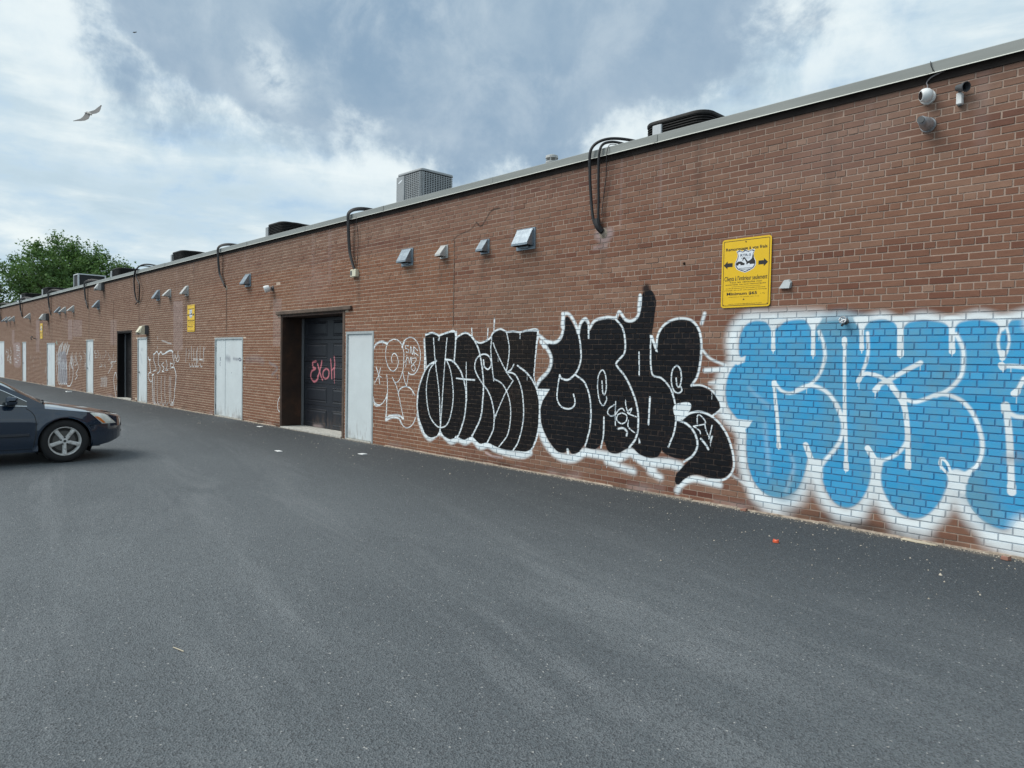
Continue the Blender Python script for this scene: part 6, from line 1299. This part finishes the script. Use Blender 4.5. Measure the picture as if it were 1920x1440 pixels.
# ------------------------------------------------------------------ gulls
M_gw = simple("gull_white", (.34, .33, .31), .7, var=.1, vscale=30); M_gg = simple("gull_grey_wing", (.065, .07, .072), .7, var=.25, vscale=9); M_gk = simple("gull_black_tip", (.02, .02, .022), .7); M_beak = simple("gull_beak", (.35, .25, .06), .5)
def gull(label, loc, k, B, Wd):
    B = Vector(B).normalized(); Wd = (Vector(Wd) - B * Vector(Wd).dot(B)).normalized(); N = B.cross(Wd); Mx = Matrix((B, Wd, N)).transposed().to_4x4(); Mx.translation = Vector(loc)
    t = thing('gull', label, 'bird', (0, 0, 0)); t.matrix_world = Mx @ Matrix.Scale(k, 4)
    MB().tube([(-.20, 0, .0), (-.14, 0, .0), (-.02, 0, -.01), (.09, 0, -.005), (.16, 0, .005), (.20, 0, .012), (.235, 0, .008), (.25, 0, .004)], [.012, .035, .062, .058, .042, .034, .026, .012], 12).build('body', M_gw, t, True); MB().tube([(.245, 0, .004), (.29, 0, -.006)], [.010, .003], 6).build('beak', M_beak, t)
    MB().loft([[(-.16, s_ * .03, .012), (-.31, s_ * .075, .0), (-.31, s_ * .075, -.006), (-.16, s_ * .03, -.004)] for s_ in (-1, -.33, .33, 1)]).build('tail', M_gg, t)
    for sy, dip in ((1, .02), (-1, -.03)):
        sec = [(0.03, .17, -.30, .02), (.20, .24, -.30, .08 + dip), (.36, .20, -.25, .09 + dip), (.50, .09, -.24, .06 + dip), (.60, -.02, -.19, .03 + dip)]
        w_ = MB(); rr_ = [[(fr_, sy * s_, z), ((fr_ + bk) / 2, sy * s_, z + .014), (bk, sy * s_, z - .004), ((fr_ + bk) / 2, sy * s_, z - .004)] for s_, fr_, bk, z in sec]; fixn(w_.loft(rr_).build('wing', M_gg, t, True)); c = t.children[-1]
        s_, fr_, bk, z = sec[-1]; q = MB().loft([rr_[-1], [(-.10, sy * .69, z - .02), (-.14, sy * .69, z - .012), (-.20, sy * .69, z - .02), (-.14, sy * .69, z - .024)]]); fixn(q.build('wing_tip', M_gk, c, True))
    return t
V3 = lambda a, b_, c: tuple(r * a + u * b_ + f * c)
gull('grey and white gull gliding with spread wings in the sky at left', (-28.14, -1.11, 9.9), .80, V3(.72, -.36, -.50), V3(-.52, -.66, -.50))
gull('tiny distant bird high in the sky right of the gull', (-107.6, 22.3, 45.6), .5, V3(.3, 0, .9), V3(.9, .05, -.3))

# ------------------------------------------------------------------ litter and grit
def scrap(name, label, cat, x, y, pts, h, m_, lift=.004):
    t = MB().loft([[(px, py, 0) for px, py in pts], [(px * .96, py * .96, h * (.7 + .6 * ((i * 7) % 3) / 2)) for i, (px, py) in enumerate(pts)]]); o = fixn(t.build(name, m_, None, False, (x, y, lift))); return tag(o, label, cat)
M_paper = simple("waste_paper", (.76, .77, .76), .8); M_or = simple("orange_plastic", (.72, .12, .05), .4); M_wood = simple("pale_wood_scrap", (.55, .48, .36), .8, var=.2); M_chip = simple("brick_chip", (.30, .15, .11), .9, var=.2); M_grit = simple("pale_grit", (.42, .37, .30), .9, var=.4, vscale=3)
scrap('plastic_cap', 'small bright orange plastic cap lying on the asphalt below the blue graffiti', 'litter', -3.04, -1.15, [(.03 * math.cos(a), .02 * math.sin(a)) for a in np.linspace(0, 6.28, 12, endpoint=False)], .022, M_or)
scrap('paper_scrap', 'white paper scrap on the asphalt in front of the garage door', 'litter', -11.67, -1.93, [(-.09, -.03), (.08, -.045), (.1, .03), (-.07, .05)], .006, M_paper); scrap('paper_scrap', 'white paper scrap on the asphalt in front of the single white door', 'litter', -10.49, -.98, [(-.07, -.05), (.07, -.04), (.08, .05), (-.06, .045)], .012, M_paper)
scrap('paper_scrap', 'thin white paper scrap at the wall foot left of the garage door', 'litter', -15.95, -.35, [(-.1, -.05), (.1, -.05), (.09, .03), (-.08, .04)], .01, M_paper); scrap('wood_scrap', 'pale splintered wood strip lying against the wall under the blue graffiti', 'litter', -2.16, -.075, [(-.16, -.012), (-.02, -.03), (.15, -.02), (.16, .0), (.02, .012), (-.14, .01)], .012, M_wood)
scrap('brick_chip', 'broken reddish brick chip by the wall foot at lower right', 'debris', -1.46, -.14, [(-.035, -.02), (.02, -.028), (.04, .005), (.01, .025), (-.03, .018)], .03, M_chip); scrap('twig', 'thin pale straw lying on the asphalt at left foreground', 'litter', -4.08, -6.1, [(-.05, -.003), (.05, .02), (.05, .024), (-.05, .002)], .004, M_wood)
scrap('brick_chip', 'reddish brick chip at the wall foot between black and blue graffiti', 'debris', -3.95, -.06, [(-.04, -.02), (.03, -.02), (.04, .01), (-.02, .02)], .025, M_chip); scrap('paper_scrap', 'crumpled paper bits by the far wall foot', 'litter', -34.2, -.5, [(-.2, -.08), (.2, -.1), (.22, .08), (-.15, .1)], .04, M_paper)
gr = MB()
for i in range(3600):
    x = -rng.random() ** 1.3 * 34 + 2; y = -.02 - abs(rng.normal(0, .05)) if i % 5 else -.05 - abs(rng.normal(0, .9)); s_ = rng.uniform(.0025, .009) * (1 if rng.random() < .92 else 1.9); a = rng.uniform(0, 6.28); c, s2_ = math.cos(a) * s_, math.sin(a) * s_
    gr.add([(x + c, y + s2_, 0), (x - s2_, y + c, 0), (x - c, y - s2_, 0), (x + s2_, y - c, 0), (x + c * .3, y + s2_ * .2, s_ * 1.1)], [(0, 1, 4), (1, 2, 4), (2, 3, 4), (3, 0, 4)])
tag(gr.build('loose_grit', M_grit), kind='stuff')
